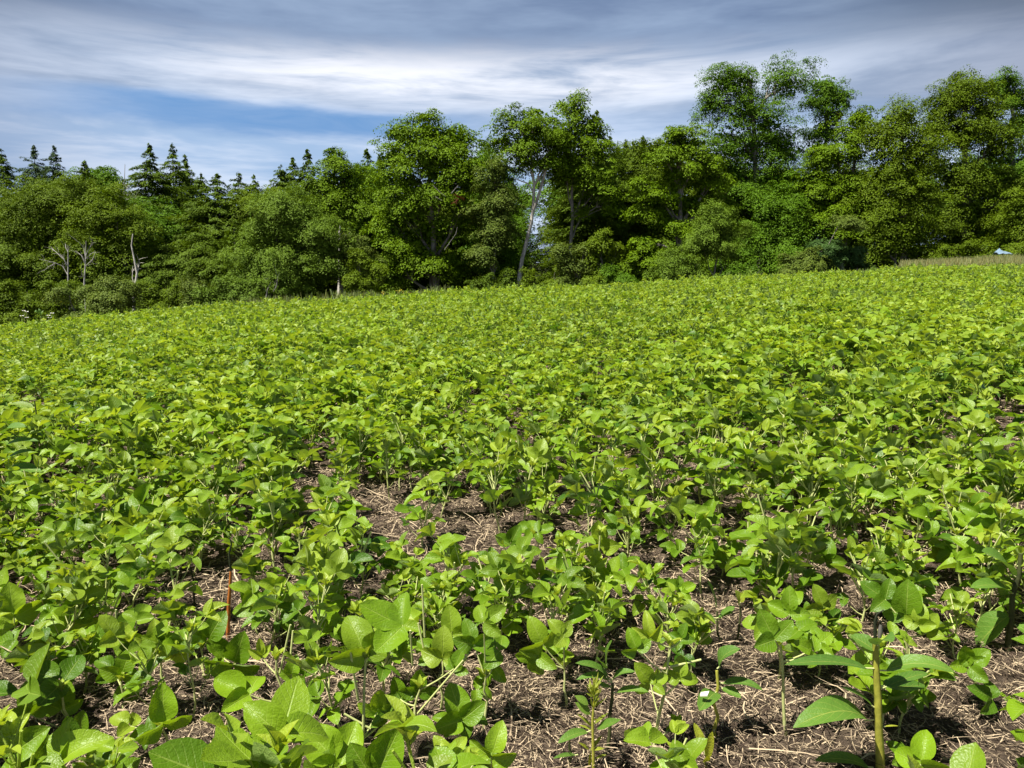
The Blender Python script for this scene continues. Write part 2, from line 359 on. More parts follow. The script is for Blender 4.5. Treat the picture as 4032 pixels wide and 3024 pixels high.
# ------------------------------------------------------------------ soybean prototypes
def soy_proto(seed, q=3, size=1.0):
    """returns dict of parts as G objects, in local coordinates, base at the origin"""
    r = random.Random(seed); parts = []
    H = r.uniform(.18, .31) * size; lean = (r.uniform(-.06, .06), r.uniform(-.06, .06))
    def axis(t): return np.array([lean[0] * t * t + .008 * math.sin(t * 7 + seed), lean[1] * t * t + .008 * math.cos(t * 6 + seed), H * t])
    st = G(); tube(st, [axis(t) for t in (-.05, .15, .35, .55, .75, .9, 1)], np.array([.0045, .0042, .0038, .0034, .003, .0025, .002]) * (1 if q > 1 else 1.3), 6 if q > 2 else 4, r.uniform(.4, .7))
    parts.append(('stem', st, 'stem', None))
    nl = r.randint(7, 11); a0 = r.uniform(0, 6.28)
    for i in range(nl):
        t = .22 + .74 * i / (nl - 1); a = a0 + i * 2.6 + r.uniform(-.5, .5)
        plen = r.uniform(.05, .12) * (1 - .35 * abs(t - .5)) * size; up = r.uniform(.5, 1.15) + .2 * t
        n0 = axis(t); out = np.array([math.cos(a), math.sin(a), 0])
        node = n0 + out * plen * math.cos(up) + np.array([0, 0, plen * math.sin(up)])
        pg = G(); tube(pg, curve(n0, node, 4, -.008, 0), [.0022, .0018, .0016, .0015] if q > 1 else [.003, .0025, .0022, .002], 4, r.uniform(.4, .8), .3)
        young = r.choice([0, 0, 0, .25]) if t < .66 else r.choice([.2, .5, .85]); L = r.choice([r.uniform(.046, .066), r.uniform(.066, .096), r.uniform(.066, .096)]) * (1 - .25 * young) * size * (.8 if t < .35 else 1)
        el_ = r.uniform(-.25, 1.0) + young * .4
        d = out * math.cos(el_) + np.array([0, 0, math.sin(el_)])
        nn = np.array([r.uniform(-.6, .6), r.uniform(-.6, .6), 1]) - out * max(el_, 0) * .6
        lg = G(); trifoliate(lg, node, d, nn, L, r.uniform(.15, .95), young, q, r)
        parts.append(('leaf', lg, 'leaf', pg))
    tg = G()                                       # folded young leaves at the tip
    for i in range(r.randint(5, 8)):
        a = i * 1.4 + r.uniform(-.4, .4); el_ = r.uniform(.8, 1.45); d = np.array([math.cos(a) * math.cos(el_), math.sin(a) * math.cos(el_), math.sin(el_)])
        l = r.uniform(.032, .060); P, Q, uv = leaflet(l, l * .42, 4 if q > 1 else 2, 2, 0, .2, .9, seed=i)
        M = frame(d, -np.array([math.cos(a), math.sin(a), 0]) + np.array([0, 0, .3])); tg.add(P @ M.T + axis(1) - d * .002, Q, uv, .8, 1.)
    parts.append(('shoot_tip', tg, 'leaf', None))
    for i in range(r.choice([1, 2, 3, 4, 5])):     # petioles whose leaves were eaten
        t = r.uniform(.3, .9); a = r.uniform(0, 6.28); l = r.uniform(.06, .13) * size; up = r.uniform(.7, 1.4); n0 = axis(t)
        p1 = n0 + np.array([math.cos(a) * math.cos(up), math.sin(a) * math.cos(up), math.sin(up)]) * l
        bg_ = G(); tube(bg_, curve(n0, p1, 3), [.0030, .0028, .0028], 6 if q > 2 else 4, .75, .45); parts.append(('bare_stalk', bg_, 'stem', None))
    return parts
MATS = {'leaf': M_SOY, 'stem': M_STEM}
def proto_objects(parts):
    """mesh data of a prototype"""
    out = []
    for nm, gg, mk, pg in parts:
        out.append((nm, gg.mesh(nm, MATS[mk]), pg.mesh('petiole', M_STEM) if pg else None))
    return out
def place_proto(meshes, loc, rz, sc, label, group, tilt=(0, 0)):
    r = thing('soybean_plant', loc, label, 'soybean plant', group, rz); r.scale = (sc,) * 3; r.rotation_euler[0] = tilt[0]; r.rotation_euler[1] = tilt[1]
    for nm, me, pe in meshes:
        o = link(nm, me, r)
        if pe: link('petiole', pe, o)
    return r

# ------------------------------------------------------------------ plants placed to the photograph: hero plants
VIEW = {'5': (0, 1500, 1.0886), '6': (1300, 1800, 1.3557), '7': (2600, 1800, 1.3555), 'L': (0, 1500, 2.37), 'R': (3100, 2200, 2.0129), 'C': (2200, 2400, 2.659), 'H': (1150, 2100, 3.318)}
def vw(v, x, y): a = VIEW[v]; return a[0] + x / a[2], a[1] + y / a[2]
HERO_XY = []
def hero(v, base, top, leaves, bares=(), label='', name='soybean_plant', seed=1):
    """base, top: stem ends; leaves: (node x, node y, leaflet length, image angle, face 0..1, young, depth offset)"""
    r = random.Random(seed * 31 + 5); B = ground_at(*vw(v, *base)); D = B[1]; HERO_XY.append((B[0], B[1]))
    root = thing(name, B, label, 'soybean plant', 'soybean plants')
    def P(x, y, dd=0): return at(*vw(v, x, y), D + dd) - B
    pxm = (D * CP - (B[2] - CAMZ) * SP) / F / VIEW[v][2]      # metres per view pixel
    T = P(*top)
    if T[2] < .05: T = np.array([T[0], T[1], .12])
    ax = curve((0, 0, -.02), T, 6, 0, .004)
    st = G(); tube(st, ax, np.linspace(.0048, .0026, 6), 6, .55); st.build('stem', M_STEM, root)
    upv = np.array([0, SP, CP]); toc = nrm(np.array([-B[0], -B[1], CAMZ - B[2] - .2]))
    for lf in leaves:
        x, y, L, ang = lf[:4]; face = lf[4] if len(lf) > 4 else .55; yg = lf[5] if len(lf) > 5 else 0.; dd = lf[6] if len(lf) > 6 else r.uniform(-.05, .05)
        nd = P(x, y, dd); a = R(ang)
        d = np.array([math.cos(a), 0, 0]) + upv * math.sin(a) + np.array([0, r.uniform(-.25, .25), 0])
        nn = np.array([r.uniform(-.25, .25), 0, 1]) * (1 - face) + toc * face
        i = int(np.argmin(np.linalg.norm(ax - nd, axis=1) + np.abs(ax[:, 2] - (nd[2] - .07)) * .5))
        lg = G(); trifoliate(lg, nd, d, nn, L * pxm * .88, r.uniform(.35, .95), yg, 4, r); lo = lg.build('leaf', M_SOY, root)
        pg = G(); tube(pg, curve(ax[i], nd, 5, -.004), [.0026, .0022, .002, .0018, .0017], 6, .6, .3); pg.build('petiole', M_STEM, lo)
    tg = G()
    for i in range(5):
        a = i * 1.3 + r.random(); e = r.uniform(.9, 1.4); d = np.array([math.cos(a) * math.cos(e), math.sin(a) * math.cos(e), math.sin(e)]); l = r.uniform(.025, .045)
        Pp, Q, uv = leaflet(l, l * .42, 5, 2, 0, .2, .9, seed=i); M = frame(d, -np.array([math.cos(a), math.sin(a), 0])); tg.add(Pp @ M.T + ax[-1], Q, uv, .8, 1.)
    tg.build('shoot_tip', M_SOY, root)
    for x0, y0, x1, y1 in bares:
        bg_ = G(); tube(bg_, curve(P(x0, y0), P(x1, y1, r.uniform(-.03, .03)), 3), [.0030, .0028, .0027], 6, .7, .5); bg_.build('bare_stalk', M_STEM, root)
    return root
H = hero
H('5', (1215, 1470), (1185, 1200), [(1070, 1345, 175, 165, .7), (1250, 1270, 95, 80, .6), (1125, 1185, 85, 100, .5, .8), (1300, 1260, 90, 30)], [(1200, 1250, 1245, 1045), (1235, 1290, 1256, 1070), (1235, 1400, 1398, 1197)], 'soybean plant with two bare upright stalks and one huge leaf pointing left', seed=1)
H('5', (740, 1620), (700, 1500), [(700, 1480, 180, 85, .75, 0, -.03), (660, 1500, 100, 200, .5), (560, 1480, 110, 140, .5, .6), (770, 1580, 90, 20)], [], 'soybean plant with a tall pale leaf, left of the two bare upright stalks', seed=2)
H('5', (960, 1800), (955, 1720), [(950, 1690, 190, 92, .8, .15), (1010, 1730, 120, 40), (860, 1700, 120, 160)], [], 'soybean plant with one big rounded leaf cut by the bottom edge, left of centre', seed=3)
H('5', (1330, 1840), (1345, 1740), [(1455, 1650, 235, 135, .75, .1), (1360, 1690, 120, 60, .7, .2)], [], 'soybean plant with the largest bright leaf at the bottom edge, left of centre', seed=4)
H('5', (150, 1800), (100, 1660), [(38, 1612, 190, 40, .8), (190, 1650, 130, 80), (90, 1700, 120, 160)], [(200, 1700, 240, 1600)], 'soybean plant with a broad dark leaf in the bottom left corner', seed=5)
H('5', (400, 1760), (390, 1660), [(395, 1655, 115, 80, .7), (310, 1570, 140, 100, .7), (470, 1640, 120, 40)], [], 'soybean plant with three upright leaves at the bottom edge near the left corner', seed=6)
H('5', (290, 1500), (265, 1330), [(270, 1290, 190, 150, .6), (262, 1410, 130, 75), (340, 1520, 110, 80), (130, 1430, 140, 100, .6)], [], 'soybean plant with broad drooping leaves above the bottom left corner', seed=7)
H('5', (530, 1400), (520, 1290), [(520, 1260, 115, 70, .6), (490, 1240, 110, 140), (540, 1310, 90, 300, .5), (590, 1270, 70, 50)], [], 'pale soybean plant with greyish leaves, left of the young twin pointed leaves', seed=8)
H('5', (700, 1330), (690, 1200), [(680, 1170, 150, 95, .7, .7), (735, 1190, 130, 70, .6, .8), (640, 1200, 80, 180, .4, .6)], [(660, 1290, 560, 1150)], 'soybean plant with twin pointed yellow-green leaves, left of the orange-brown dead stalk', seed=9)
H('5', (500, 1230), (500, 1110), [(505, 1110, 150, 65, .65), (430, 1100, 120, 170, .5), (540, 1180, 100, 60)], [(497, 1160, 497, 980)], 'soybean plant with a broad notched leaf and a single bare stalk, lower left', seed=10)
H('5', (870, 1260), (862, 1150), [(885, 1120, 150, 60, .65), (820, 1130, 120, 150, .6, .3)], [], 'soybean plant with a folded leaf just below left of the dead stalk', seed=11)
H('5', (1030, 1290), (1010, 1210), [(1000, 1220, 160, 70, .7), (960, 1190, 90, 140)], [], 'soybean plant with one dark egg-shaped leaf at the foot of the dead stalk', seed=12)
H('5', (1100, 1100), (1095, 985), [(1095, 975, 130, 115, .6), (1120, 960, 110, 5, .5), (1180, 930, 100, 80)], [], 'soybean plant with arched leaves to the right of the dead stalk', seed=13)
H('5', (100, 1200), (65, 1060), [(60, 1010, 150, 95, .7, .3), (70, 1110, 120, 190, .6), (20, 1000, 110, 120)], [(190, 1090, 192, 970)], 'soybean plant with a big puckered leaf at the left edge, low', seed=14)
H('5', (300, 1170), (300, 1040), [(290, 1060, 160, 70, .7, .3), (230, 1140, 130, 100, .6), (340, 1110, 120, 30)], [], 'soybean plant with a folded bright leaf above the drooping-leaf plant, left', seed=15)
H('5', (440, 960), (430, 830), [(375, 890, 130, 40, .6), (250, 940, 120, 95, .7), (470, 880, 120, 20)], [(300, 830, 190, 690), (360, 850, 430, 710)], 'soybean plant with two thick bare stalks leaning apart, left side', seed=16)
H('5', (570, 830), (570, 600), [(560, 700, 110, 160, .6), (610, 690, 120, 30, .7), (572, 620, 90, 90, .6, .8), (600, 530, 110, 60, .5)], [], 'tall soybean plant with an upright yellow shoot, left of the dark soil hollow', seed=17)
H('6', (170, 1750), (190, 1080), [(185, 1055, 240, 115, .65, .3), (390, 900, 260, 165, .75), (250, 1360, 150, 80, .6, .3), (300, 1390, 140, 160, .6), (230, 1010, 140, 40, .6, .5)], [(150, 1300, 108, 1040), (215, 1450, 75, 1370)], 'tallest foreground soybean plant, thick pale stem and wide wrinkled leaves, left of centre', seed=18)
H('6', (590, 1360), (600, 1080), [(600, 1075, 170, 88, .7, .6), (650, 950, 160, 95, .6, .3), (560, 1060, 130, 140)], [(440, 1110, 428, 925), (515, 1100, 470, 885), (505, 960, 490, 680)], 'soybean plant with puckered yellow-green leaves and bare stalks beside it, centre', seed=19)
H('6', (440, 1450), (480, 1240), [(465, 1255, 150, 82, .7), (370, 1290, 120, 110, .6), (330, 1340, 110, 130), (660, 1130, 120, 70)], [(440, 1400, 740, 1050)], 'soybean plant with one oval leaf and a long slanting bare stalk, centre left', seed=20)
H('6', (830, 1470), (830, 1180), [(905, 1035, 170, 165, .6, 0), (820, 880, 140, 30, .8, .2), (770, 1000, 150, 110, .6), (870, 1120, 140, 230, .5), (780, 1240, 110, 350, .3)], [], 'soybean plant with a dark cluster of round leaves in the middle foreground', seed=21)
H('6', (1265, 1345), (1250, 1130), [(1135, 1000, 165, 112, .75, .3), (1110, 1060, 150, 260, .5, .1), (1245, 960, 120, 125, .6, .5), (1215, 1050, 110, 60)], [], 'soybean plant with a hanging shaded leaflet over open straw, centre', seed=22)
H('6', (690, 1600), (700, 1440), [(700, 1405, 200, 105, .7), (720, 1400, 130, 5, .4), (650, 1420, 120, 150)], [], 'soybean plant with a kite-shaped leaf above the bare straw, bottom centre', seed=23)
H('6', (640, 1800), (645, 1660), [(620, 1600, 130, 120, .6, .6), (650, 1600, 130, 60, .6, .6)], [], 'soybean plant with two short pointed leaves at the bottom edge, centre', seed=24)
H('6', (880, 1800), (860, 1680), [(860, 1600, 190, 72, .7, .2), (830, 1640, 150, 130, .6)], [], 'soybean plant with a holed heart-like leaf at the bottom edge, centre', seed=25)
H('6', (110, 1900), (100, 1760), [(235, 1720, 280, 62, .8), (50, 1680, 220, 105, .7, .4)], [], 'soybean plant with a very large pale leaf at the bottom edge', seed=26)
H('C', (955, 1500), (1170, 400), [(960, 770, 280, 128, .7, .4), (960, 290, 280, 100, .6, .75), (1000, 790, 180, 40, .7, .4), (1270, 740, 250, 85, .6, .4), (820, 430, 240, 110, .6), (1280, 320, 190, 70, .4), (1210, 1200, 150, 120, .5)], [(1170, 600, 1490, 525)], 'leggy soybean plant with a zigzag stem and yellow crinkled top leaf, right of centre', seed=27)
H('6', (1400, 810), (1440, 420), [(1430, 680, 130, 25, .6), (1400, 690, 120, 170, .6), (1560, 600, 120, 30), (1440, 480, 150, 95, .6, .6), (1240, 700, 110, 100, .6)], [], 'bushy soybean plant beyond the open straw patch, right of centre', seed=28)
H('6', (1160, 610), (1090, 420), [(1080, 390, 110, 170, .6), (1110, 400, 90, 20), (960, 470, 120, 60), (1240, 450, 90, 50)], [], 'soybean plant with splayed stems behind the open straw patch, centre', seed=29)
H('7', (700, 640), (720, 470), [(720, 450, 110, 90, .6, .3), (880, 560, 130, 70, .6), (300, 570, 120, 95, .8), (560, 580, 90, 90, .6, .6)], [(470, 560, 468, 345), (600, 480, 520, 200), (640, 500, 600, 370)], 'soybean plant with three bare stalks and round leaves, right of centre', seed=30)
H('7', (680, 1480), (640, 1010), [(610, 975, 170, 115, .75), (690, 840, 150, 85, .7), (820, 1040, 130, 150, .7), (840, 1010, 120, 50, .7)], [(660, 1250, 640, 970)], 'soybean plant with a tall oval leaf left of the thick yellow-green weed stalk', seed=31)
H('7', (860, 990), (850, 840), [(790, 840, 70, 100, .6), (870, 800, 130, 110, .6, .4), (900, 890, 110, 60)], [], 'small soybean plant with a curled leaf behind the thick weed stalk', seed=32)
H('7', (1330, 1180), (1320, 900), [(1310, 860, 210, 88, .6), (1200, 760, 150, 140, .7), (1380, 900, 120, 80, .6, .5), (1420, 940, 120, 60, .6, .5)], [], 'soybean plant with one tall lance-shaped leaf right of the thick weed stalk', seed=33)
H('7', (1400, 1700), (1380, 1590), [(1390, 1640, 190, 80, .8), (1300, 1600, 110, 130)], [], 'soybean plant with a large dark round leaf in the bottom right area', seed=34)
H('7', (1760, 1350), (1650, 1120), [(1640, 1110, 130, 105, .6), (1650, 1120, 140, 50, .7), (1770, 1290, 140, 150, .7), (1830, 1330, 120, 10)], [], 'soybean plant with rounded leaves over bare soil, low at the right edge', seed=35)
H('7', (1600, 700), (1580, 420), [(1500, 150, 100, 120, .5, .7), (1640, 370, 130, 60, .6), (1440, 330, 130, 160, .6), (1700, 300, 130, 80), (1580, 500, 120, 200), (1500, 520, 110, 120, .6, .5)], [(1590, 590, 1720, 390), (1600, 600, 1760, 480)], 'large bushy soybean plant with yellow shoots near the right edge', seed=36)
H('7', (240, 600), (240, 340), [(240, 330, 130, 150, .7), (240, 320, 110, 60, .6), (100, 500, 110, 170)], [], 'soybean plant with upright paired leaves, left of the three bare stalks', seed=37)
H('7', (130, 900), (100, 760), [(100, 700, 90, 150, .6), (110, 720, 90, 30, .6)], [], 'short soybean plant with crinkled low leaves on open soil, right of centre', seed=38)

# ------------------------------------------------------------------ other weeds standing in the crop
def blade(g, P0, P1, W, arch, cup=.25, tint=.6, young=0., shape='oblong', nv=10, nu=4, facing=None, wave=.03):
    P0 = np.asarray(P0, float); P1 = np.asarray(P1, float); d = P1 - P0; L = np.linalg.norm(d); d = d / L
    nn = np.asarray(facing if facing is not None else (0, -.35, 1), float)
    M = frame(d, nn); P, Q, uv = leaflet(L, W, nv, nu, cup, 0, .12, wave, shape, seed=L)
    t = P[:, 1] / L; P[:, 2] += arch * 4 * t * (1 - t)
    g.add(P @ M.T + P0, Q, uv, tint, young)
def broad_weed(v, base, top, leaves, label, name='milkweed', cat='weed', stemr=(.006, .004), smat=None, lmat=None, D=None, group=None, nodes=()):
    """leaves: (attach x,y, tip x,y, width px, arch px, tip depth offset, young)"""
    X, Y = vw(v, *base); B = ground_at(X, Y) if D is None else None
    if D is not None:
        B = at(X, Y, D); B[2] = zg(B[0], B[1])
    D = B[1]; HERO_XY.append((B[0], B[1]))
    root = thing(name, B, label, cat, group)
    P = lambda x, y, dd=0: at(*vw(v, x, y), D + dd) - B
    pxm = (D * CP - (B[2] - CAMZ) * SP) / F / VIEW[v][2]
    T = P(*top); pts = [(0, 0, -.02)] + [P(*q) for q in nodes] + [T]
    if len(pts) == 2: pts = list(curve(pts[0], pts[1], 6, 0, .003))
    st = G(); tube(st, pts, np.linspace(stemr[0], stemr[1], len(pts)), 6, .55); st.build('stem', smat or M_MSTEM, root)
    for lf in leaves:
        ax_, ay, tx, ty, wd, arch = lf[:6]; dd = lf[6] if len(lf) > 6 else -.03; yg = lf[7] if len(lf) > 7 else 0
        a = P(ax_, ay); t = P(tx, ty, dd); lg = G(); s0 = a + (t - a) * .08
        blade(lg, s0, t, wd * pxm, arch * pxm, tint=random.uniform(.4, .9), young=yg, facing=lf[8] if len(lf) > 8 else None)
        lo = lg.build('leaf', lmat or M_MILK, root)
        pg = G(); tube(pg, [a, s0 + (t - a) * .05], [.0022, .0018], 4, .9); pg.build('petiole', M_STEM, lo)
    return root
BW = broad_weed
big = BW('R', (742, 1700), (697, 640), [(690, 1275, 45, 1340, 230, 130, -.08), (690, 870, -20, 840, 110, 50, -.05), (735, 885, 1330, 900, 150, 80, -.05), (740, 1030, 1115, 905, 100, 20, .05), (700, 1185, 430, 1015, 60, 20), (680, 1655, 215, 1600, 120, 50, -.04), (730, 1010, 1090, 1000, 150, -10, .08), (720, 745, 500, 610, 150, 10, .03, 0), (700, 690, 835, 660, 200, 30, -.05, 0), (760, 1330, 880, 1325, 16, 4, 0, .8)],
   'thick yellow-green milkweed stalk with long broad leaves at bottom right', stemr=(.0105, .0065))
g = G(); B0 = np.array(big.location); Db = B0[1]
PR = lambda x, y, dd=0: at(*vw('R', x, y), Db + dd) - B0
tube(g, [PR(697, 640), PR(693, 500), PR(710, 440), PR(765, 405)], [.004, .003, .0022, .001], 6, .1)
tube(g, [PR(693, 520), PR(715, 485), PR(742, 500), PR(745, 530)], [.002, .0018, .0016, .0012], 6, .1); g.build('withered_tip', M_STEMD, big)
g = G(); tube(g, [PR(742, 520), PR(738, 570), PR(730, 625)], [.003, .0055, .004], 6, .4); g.build('dried_bud', M_BARK, big)
BW('C', (1655, 1350), (1655, 640), [(1660, 620, 1900, 410, 190, 60), (1680, 765, 2140, 845, 110, 60), (1660, 850, 1470, 1060, 190, 30, -.1), (1690, 815, 1910, 925, 120, 10)], 'upright milkweed with four broad leaves, one holding a white flake, bottom right of centre', stemr=(.005, .004))
BW('C', (515, 1500), (565, 780), [(560, 760, 185, 735, 95, 70), (555, 740, 175, 560, 110, 60), (500, 600, 560, 320, 110, 20), (570, 870, 945, 865, 90, 40), (540, 740, 800, 650, 90, 40), (560, 810, 370, 750, 80, -20), (480, 620, 400, 520, 120, 10)], 'dark-stemmed milkweed with drooping oblong leaves behind the narrow-leaved weed, bottom centre right', stemr=(.0055, .004), smat=M_STEMD)
BW('C', (1525, 1680), (1535, 1560), [(1535, 1520, 1415, 1185, 95, 10, .02, .75, (.3, -1, .4)), (1550, 1580, 1608, 1275, 85, 10, -.02, .9, (-.3, -1, .4)), (1525, 1600, 1560, 1530, 80, 0, -.04, .7, (0, -1, .6))], 'small yellow seedling with two upright pointed leaves at the bottom edge', name='yellow_seedling', cat='seedling', stemr=(.003, .002))
BW('C', (130, 1620), (110, 1330), [(110, 1290, -20, 1400, 0.1, 1), (330, 1270, -10, 1400, 110, 40, -.05), (200, 1520, -60, 1560, 50, 20)][1:], 'low broad-leaved weed with one long leaf pointing left, bottom centre', name='broadleaf_weed', stemr=(.004, .003), smat=M_STEMD)
BW('C', (1700, 350), (1660, 20), [(1670, 120, 1380, 60, 70, 10), (1700, 90, 1840, 0, 110, 20)], 'thin dark-stemmed weed with narrow leaves, uphill of the white flake leaf', name='broadleaf_weed', stemr=(.004, .003), smat=M_STEMD)
BW('7', (415, 1010), (425, 790), [(425, 790, 400, 710, 50, 5, 0, .4), (425, 780, 440, 720, 40, 0, 0, .7), (300, 860, 170, 850, 50, 10), (310, 870, 400, 800, 50, 10), (300, 800, 250, 660, 60, 5), (300, 860, 390, 830, 40, 5)], 'low weed with slender yellowish leaves, left of the white flake leaf', name='broadleaf_weed', stemr=(.004, .003), smat=M_STEMD)
BW('L', (85, 1460), (-30, 680), [(0, 500, 240, 430, 130, 30), (0, 620, 360, 560, 90, 30), (20, 740, 300, 650, 100, 10), (0, 860, 390, 850, 150, 40), (10, 960, 200, 1030, 120, 20)], 'tall black-stemmed milkweed cut by the left edge of the photo', stemr=(.008, .006), smat=M_STEMD)
BW('L', (365, 760), (322, 185), [(330, 325, 510, 290, 60, 20, 0, .3), (345, 475, 575, 475, 60, 20), (345, 480, 170, 470, 70, 25), (350, 560, 180, 580, 70, 15), (350, 570, 450, 555, 60, 10), (330, 250, 90, 215, 80, 10, 0, .2), (360, 690, 260, 640, 60, 0)], 'slim dark-stemmed milkweed with flat leaves, upper left of the foreground', stemr=(.006, .004), smat=M_STEMD)
BW('R', (1740, 760), (1850, -40), [(1810, 145, 1540, -60, 190, 30), (1800, 275, 1450, 230, 130, 50, -.05), (1820, 60, 1930, 20, 80, 10, 0, .4), (1790, 420, 1500, 700, 230, 20, .05), (1800, 520, 1950, 640, 160, 20)], 'dark leafy milkweed standing at the right edge of the photo', stemr=(.009, .006), smat=M_STEMD)
BW('7', (1120, 330), (1122, 90), [(1120, 180, 1250, 200, 45, 12), (1120, 160, 1010, 180, 45, 10), (1120, 110, 1220, 60, 45, 10), (1120, 230, 990, 260, 50, 10), (1125, 250, 1260, 290, 50, 10), (1120, 95, 1040, 50, 50, 10), (1120, 120, 1110, 20, 40, 0)], 'milkweed with stacked drooping leaves in the mid field, right of centre', stemr=(.006, .004))
BW('6', (1500, 270), (1503, 60), [(1500, 160, 1420, 190, 30, 8), (1500, 150, 1660, 140, 30, 10), (1500, 100, 1430, 60, 30, 8), (1505, 80, 1600, 50, 30, 6), (1500, 200, 1580, 210, 30, 6)], 'smaller milkweed with flat leaf tiers, just right of centre mid field', stemr=(.005, .003))
# narrow-leaved yellow-green weed
B = ground_at(*vw('C', 368, 1720)); Dn = B[1]; HERO_XY.append((B[0], B[1]))
nw = thing('narrow_leaved_weed', B, 'yellow-green weed with many narrow pointed leaves at bottom centre right', 'weed')
PC = lambda x, y, dd=0: at(*vw('C', x, y), Dn + dd) - B
g = G(); tube(g, [(0, 0, -.02), PC(360, 1400), PC(355, 1150), PC(370, 950), PC(365, 830)], [.0045, .004, .0035, .0025, .0015], 6, .6); g.build('stem', M_MSTEM, nw)
for x0, y0, x1, y1, wd, yg in ((350, 1230, 190, 1090, 36, .6), (350, 1260, 210, 1210, 30, .7), (370, 1200, 520, 1080, 36, .5), (330, 1480, 320, 1680, 36, .9), (330, 1480, 460, 1310, 40, .6), (320, 1470, 200, 1390, 36, .7), (340, 1470, 480, 1455, 40, .7), (400, 1250, 655, 1150, 110, 0), (310, 1000, 165, 900, 90, .1), (330, 1100, 170, 970, 110, .1), (350, 1160, 420, 1160, 30, .8), (380, 1560, 500, 1520, 34, .6)):
    g = G(); blade(g, PC(x0, y0), PC(x1, y1, random.uniform(-.05, .03)), wd / F / 2.659 * Dn, 10 / F / 2.659 * Dn, young=yg, shape='lance', facing=(0, -.7, 1)); g.build('leaf', M_MILK, nw)
g = G()
for i in range(34):
    a = random.uniform(0, 6.28); y0 = random.uniform(830, 1060); c0 = PC(365, y0); l = random.uniform(.02, .05); e = random.uniform(.5, 1.4)
    blade(g, c0, c0 + np.array([math.cos(a) * math.cos(e), math.sin(a) * math.cos(e), math.sin(e)]) * l, .005, .002, young=random.uniform(.4, 1), shape='lance', nv=4, nu=2, facing=(random.uniform(-1, 1), -1, .5))
g.build('leafy_tip', M_MILK, nw)
# white flake lying on the milkweed leaf
Bf = at(*vw('C', 1510, 895), ground_at(*vw('C', 1655, 1350))[1] - .06)
g = G(); a_ = np.array([[-.011, -.005, 0], [.006, -.008, .002], [.013, .003, .007], [-.006, .007, .002]]); g.add(np.concatenate([a_, a_ + [0, 0, .003]]), [[0, 1, 2, 3], [7, 6, 5, 4], [0, 4, 5, 1], [1, 5, 6, 2], [2, 6, 7, 3], [3, 7, 4, 0]], None, .9)
M_FLAKE = plain_mat('pale_flake', (.45, .44, .34), (.66, .64, .54), 80, .7, .001)
o = g.build('leaf_flake', M_FLAKE, None, False); o.location = tuple(Bf + [0, -.01, .004]); tag(o, 'white dry flake lying on a broad milkweed leaf', 'leaf flake')
# dead stalk
B = ground_at(*vw('5', 975, 1110)); D = B[1]; HERO_XY.append((B[0], B[1]))
ds = thing('dead_stalk', B, 'orange-brown dead stalk standing upright among soybeans, left of centre', 'dead stalk')
P5 = lambda x, y: at(*vw('5', x, y), D) - B
g = G(); tube(g, [(0, 0, -.02), P5(980, 960), P5(986, 880), P5(989, 815)], [.0065, .006, .005, .004], 6, .7); g.build('stem', M_DEAD, ds)
g = G(); tube(g, [P5(989, 815), P5(982, 740), P5(992, 700), P5(985, 670)], [.004, .0035, .0025, .0015], 6, .3); g.build('blackened_tip', M_STEMD, ds)
B = ground_at(*vw('5', 835, 1000)); D = B[1]
ds = thing('dead_stalk', B, 'thin black forked dead stalk left of the orange-brown one', 'dead stalk'); P5 = lambda x, y: at(*vw('5', x, y), D) - B
g = G(); tube(g, [(0, 0, -.02), P5(832, 930), P5(828, 850), P5(815, 795)], [.004, .0035, .003, .0015], 6, .3); g.build('stem', M_STEMD, ds)
g = G(); tube(g, [P5(831, 900), P5(850, 860), P5(838, 840)], [.003, .002, .0015], 6, .3); g.build('twig', M_STEMD, ds)

# ------------------------------------------------------------------ the crop: 300 nearest as plants, the rest as one mass
GAPS = [(2450, 2330, 300, 130), (2180, 2800, 480, 170), (2900, 2900, 520, 190), (3850, 2860, 330, 190), (560, 1740, 230, 65), (1180, 1960, 190, 120), (700, 2700, 260, 130), (3260, 2290, 280, 70), (2850, 2600, 260, 150), (1640, 1345, 130, 22), (3950, 1960, 170, 90), (260, 2900, 200, 90), (1500, 2960, 320, 90), (820, 2400, 130, 110), (2350, 2120, 140, 40), (1950, 2250, 110, 40), (3000, 2120, 140, 40), (150, 1830, 170, 70), (2380, 1880, 120, 25), (1230, 1760, 130, 25), (3400, 1900, 100, 25)]
def jgrid(y0, y1, s, umax, jit=.45):
    ys = np.arange(y0, y1, s); pts = []
    for y in ys:
        xs = np.arange(-umax * (y + .6), umax * (y + .6), s)
        pts.append(np.stack([xs + rng.uniform(-jit, jit, len(xs)) * s, y + rng.uniform(-jit, jit, len(xs)) * s], -1))
    return np.concatenate(pts)
pts = np.concatenate([jgrid(.9, 2.4, .185, .95), jgrid(2.4, 7.0, .175, .95), jgrid(7.0, 32, .18, .92)])
u = pts[:, 0] / pts[:, 1]; Dc = np.interp(u, [-.7, 0, .7], [19., 24., 30.])
pts = pts[pts[:, 1] < Dc + rng.uniform(-.2, .5, len(pts))]
z = zg(pts[:, 0], pts[:, 1]); X, Y = project(np.stack([pts[:, 0], pts[:, 1], z], -1))
keep = np.ones(len(pts), bool)
for cx, cy, rx, ry in GAPS: keep &= ((X - cx) / rx) ** 2 + ((Y - cy) / ry) ** 2 > rng.uniform(.25, .85, len(pts))
patch = np.sin(pts[:, 0] * 2.3 + 1.1 * np.sin(pts[:, 1] * 1.7)) * np.cos(pts[:, 1] * 2.1 + np.sin(pts[:, 0] * 1.3))
keep &= ~((patch < -.62) & (pts[:, 1] < 9) & (rng.random(len(pts)) < .6))
keep &= ~((pts[:, 1] < 1.15)) & ~((Y > 2900) & (rng.random(len(pts)) < .5))
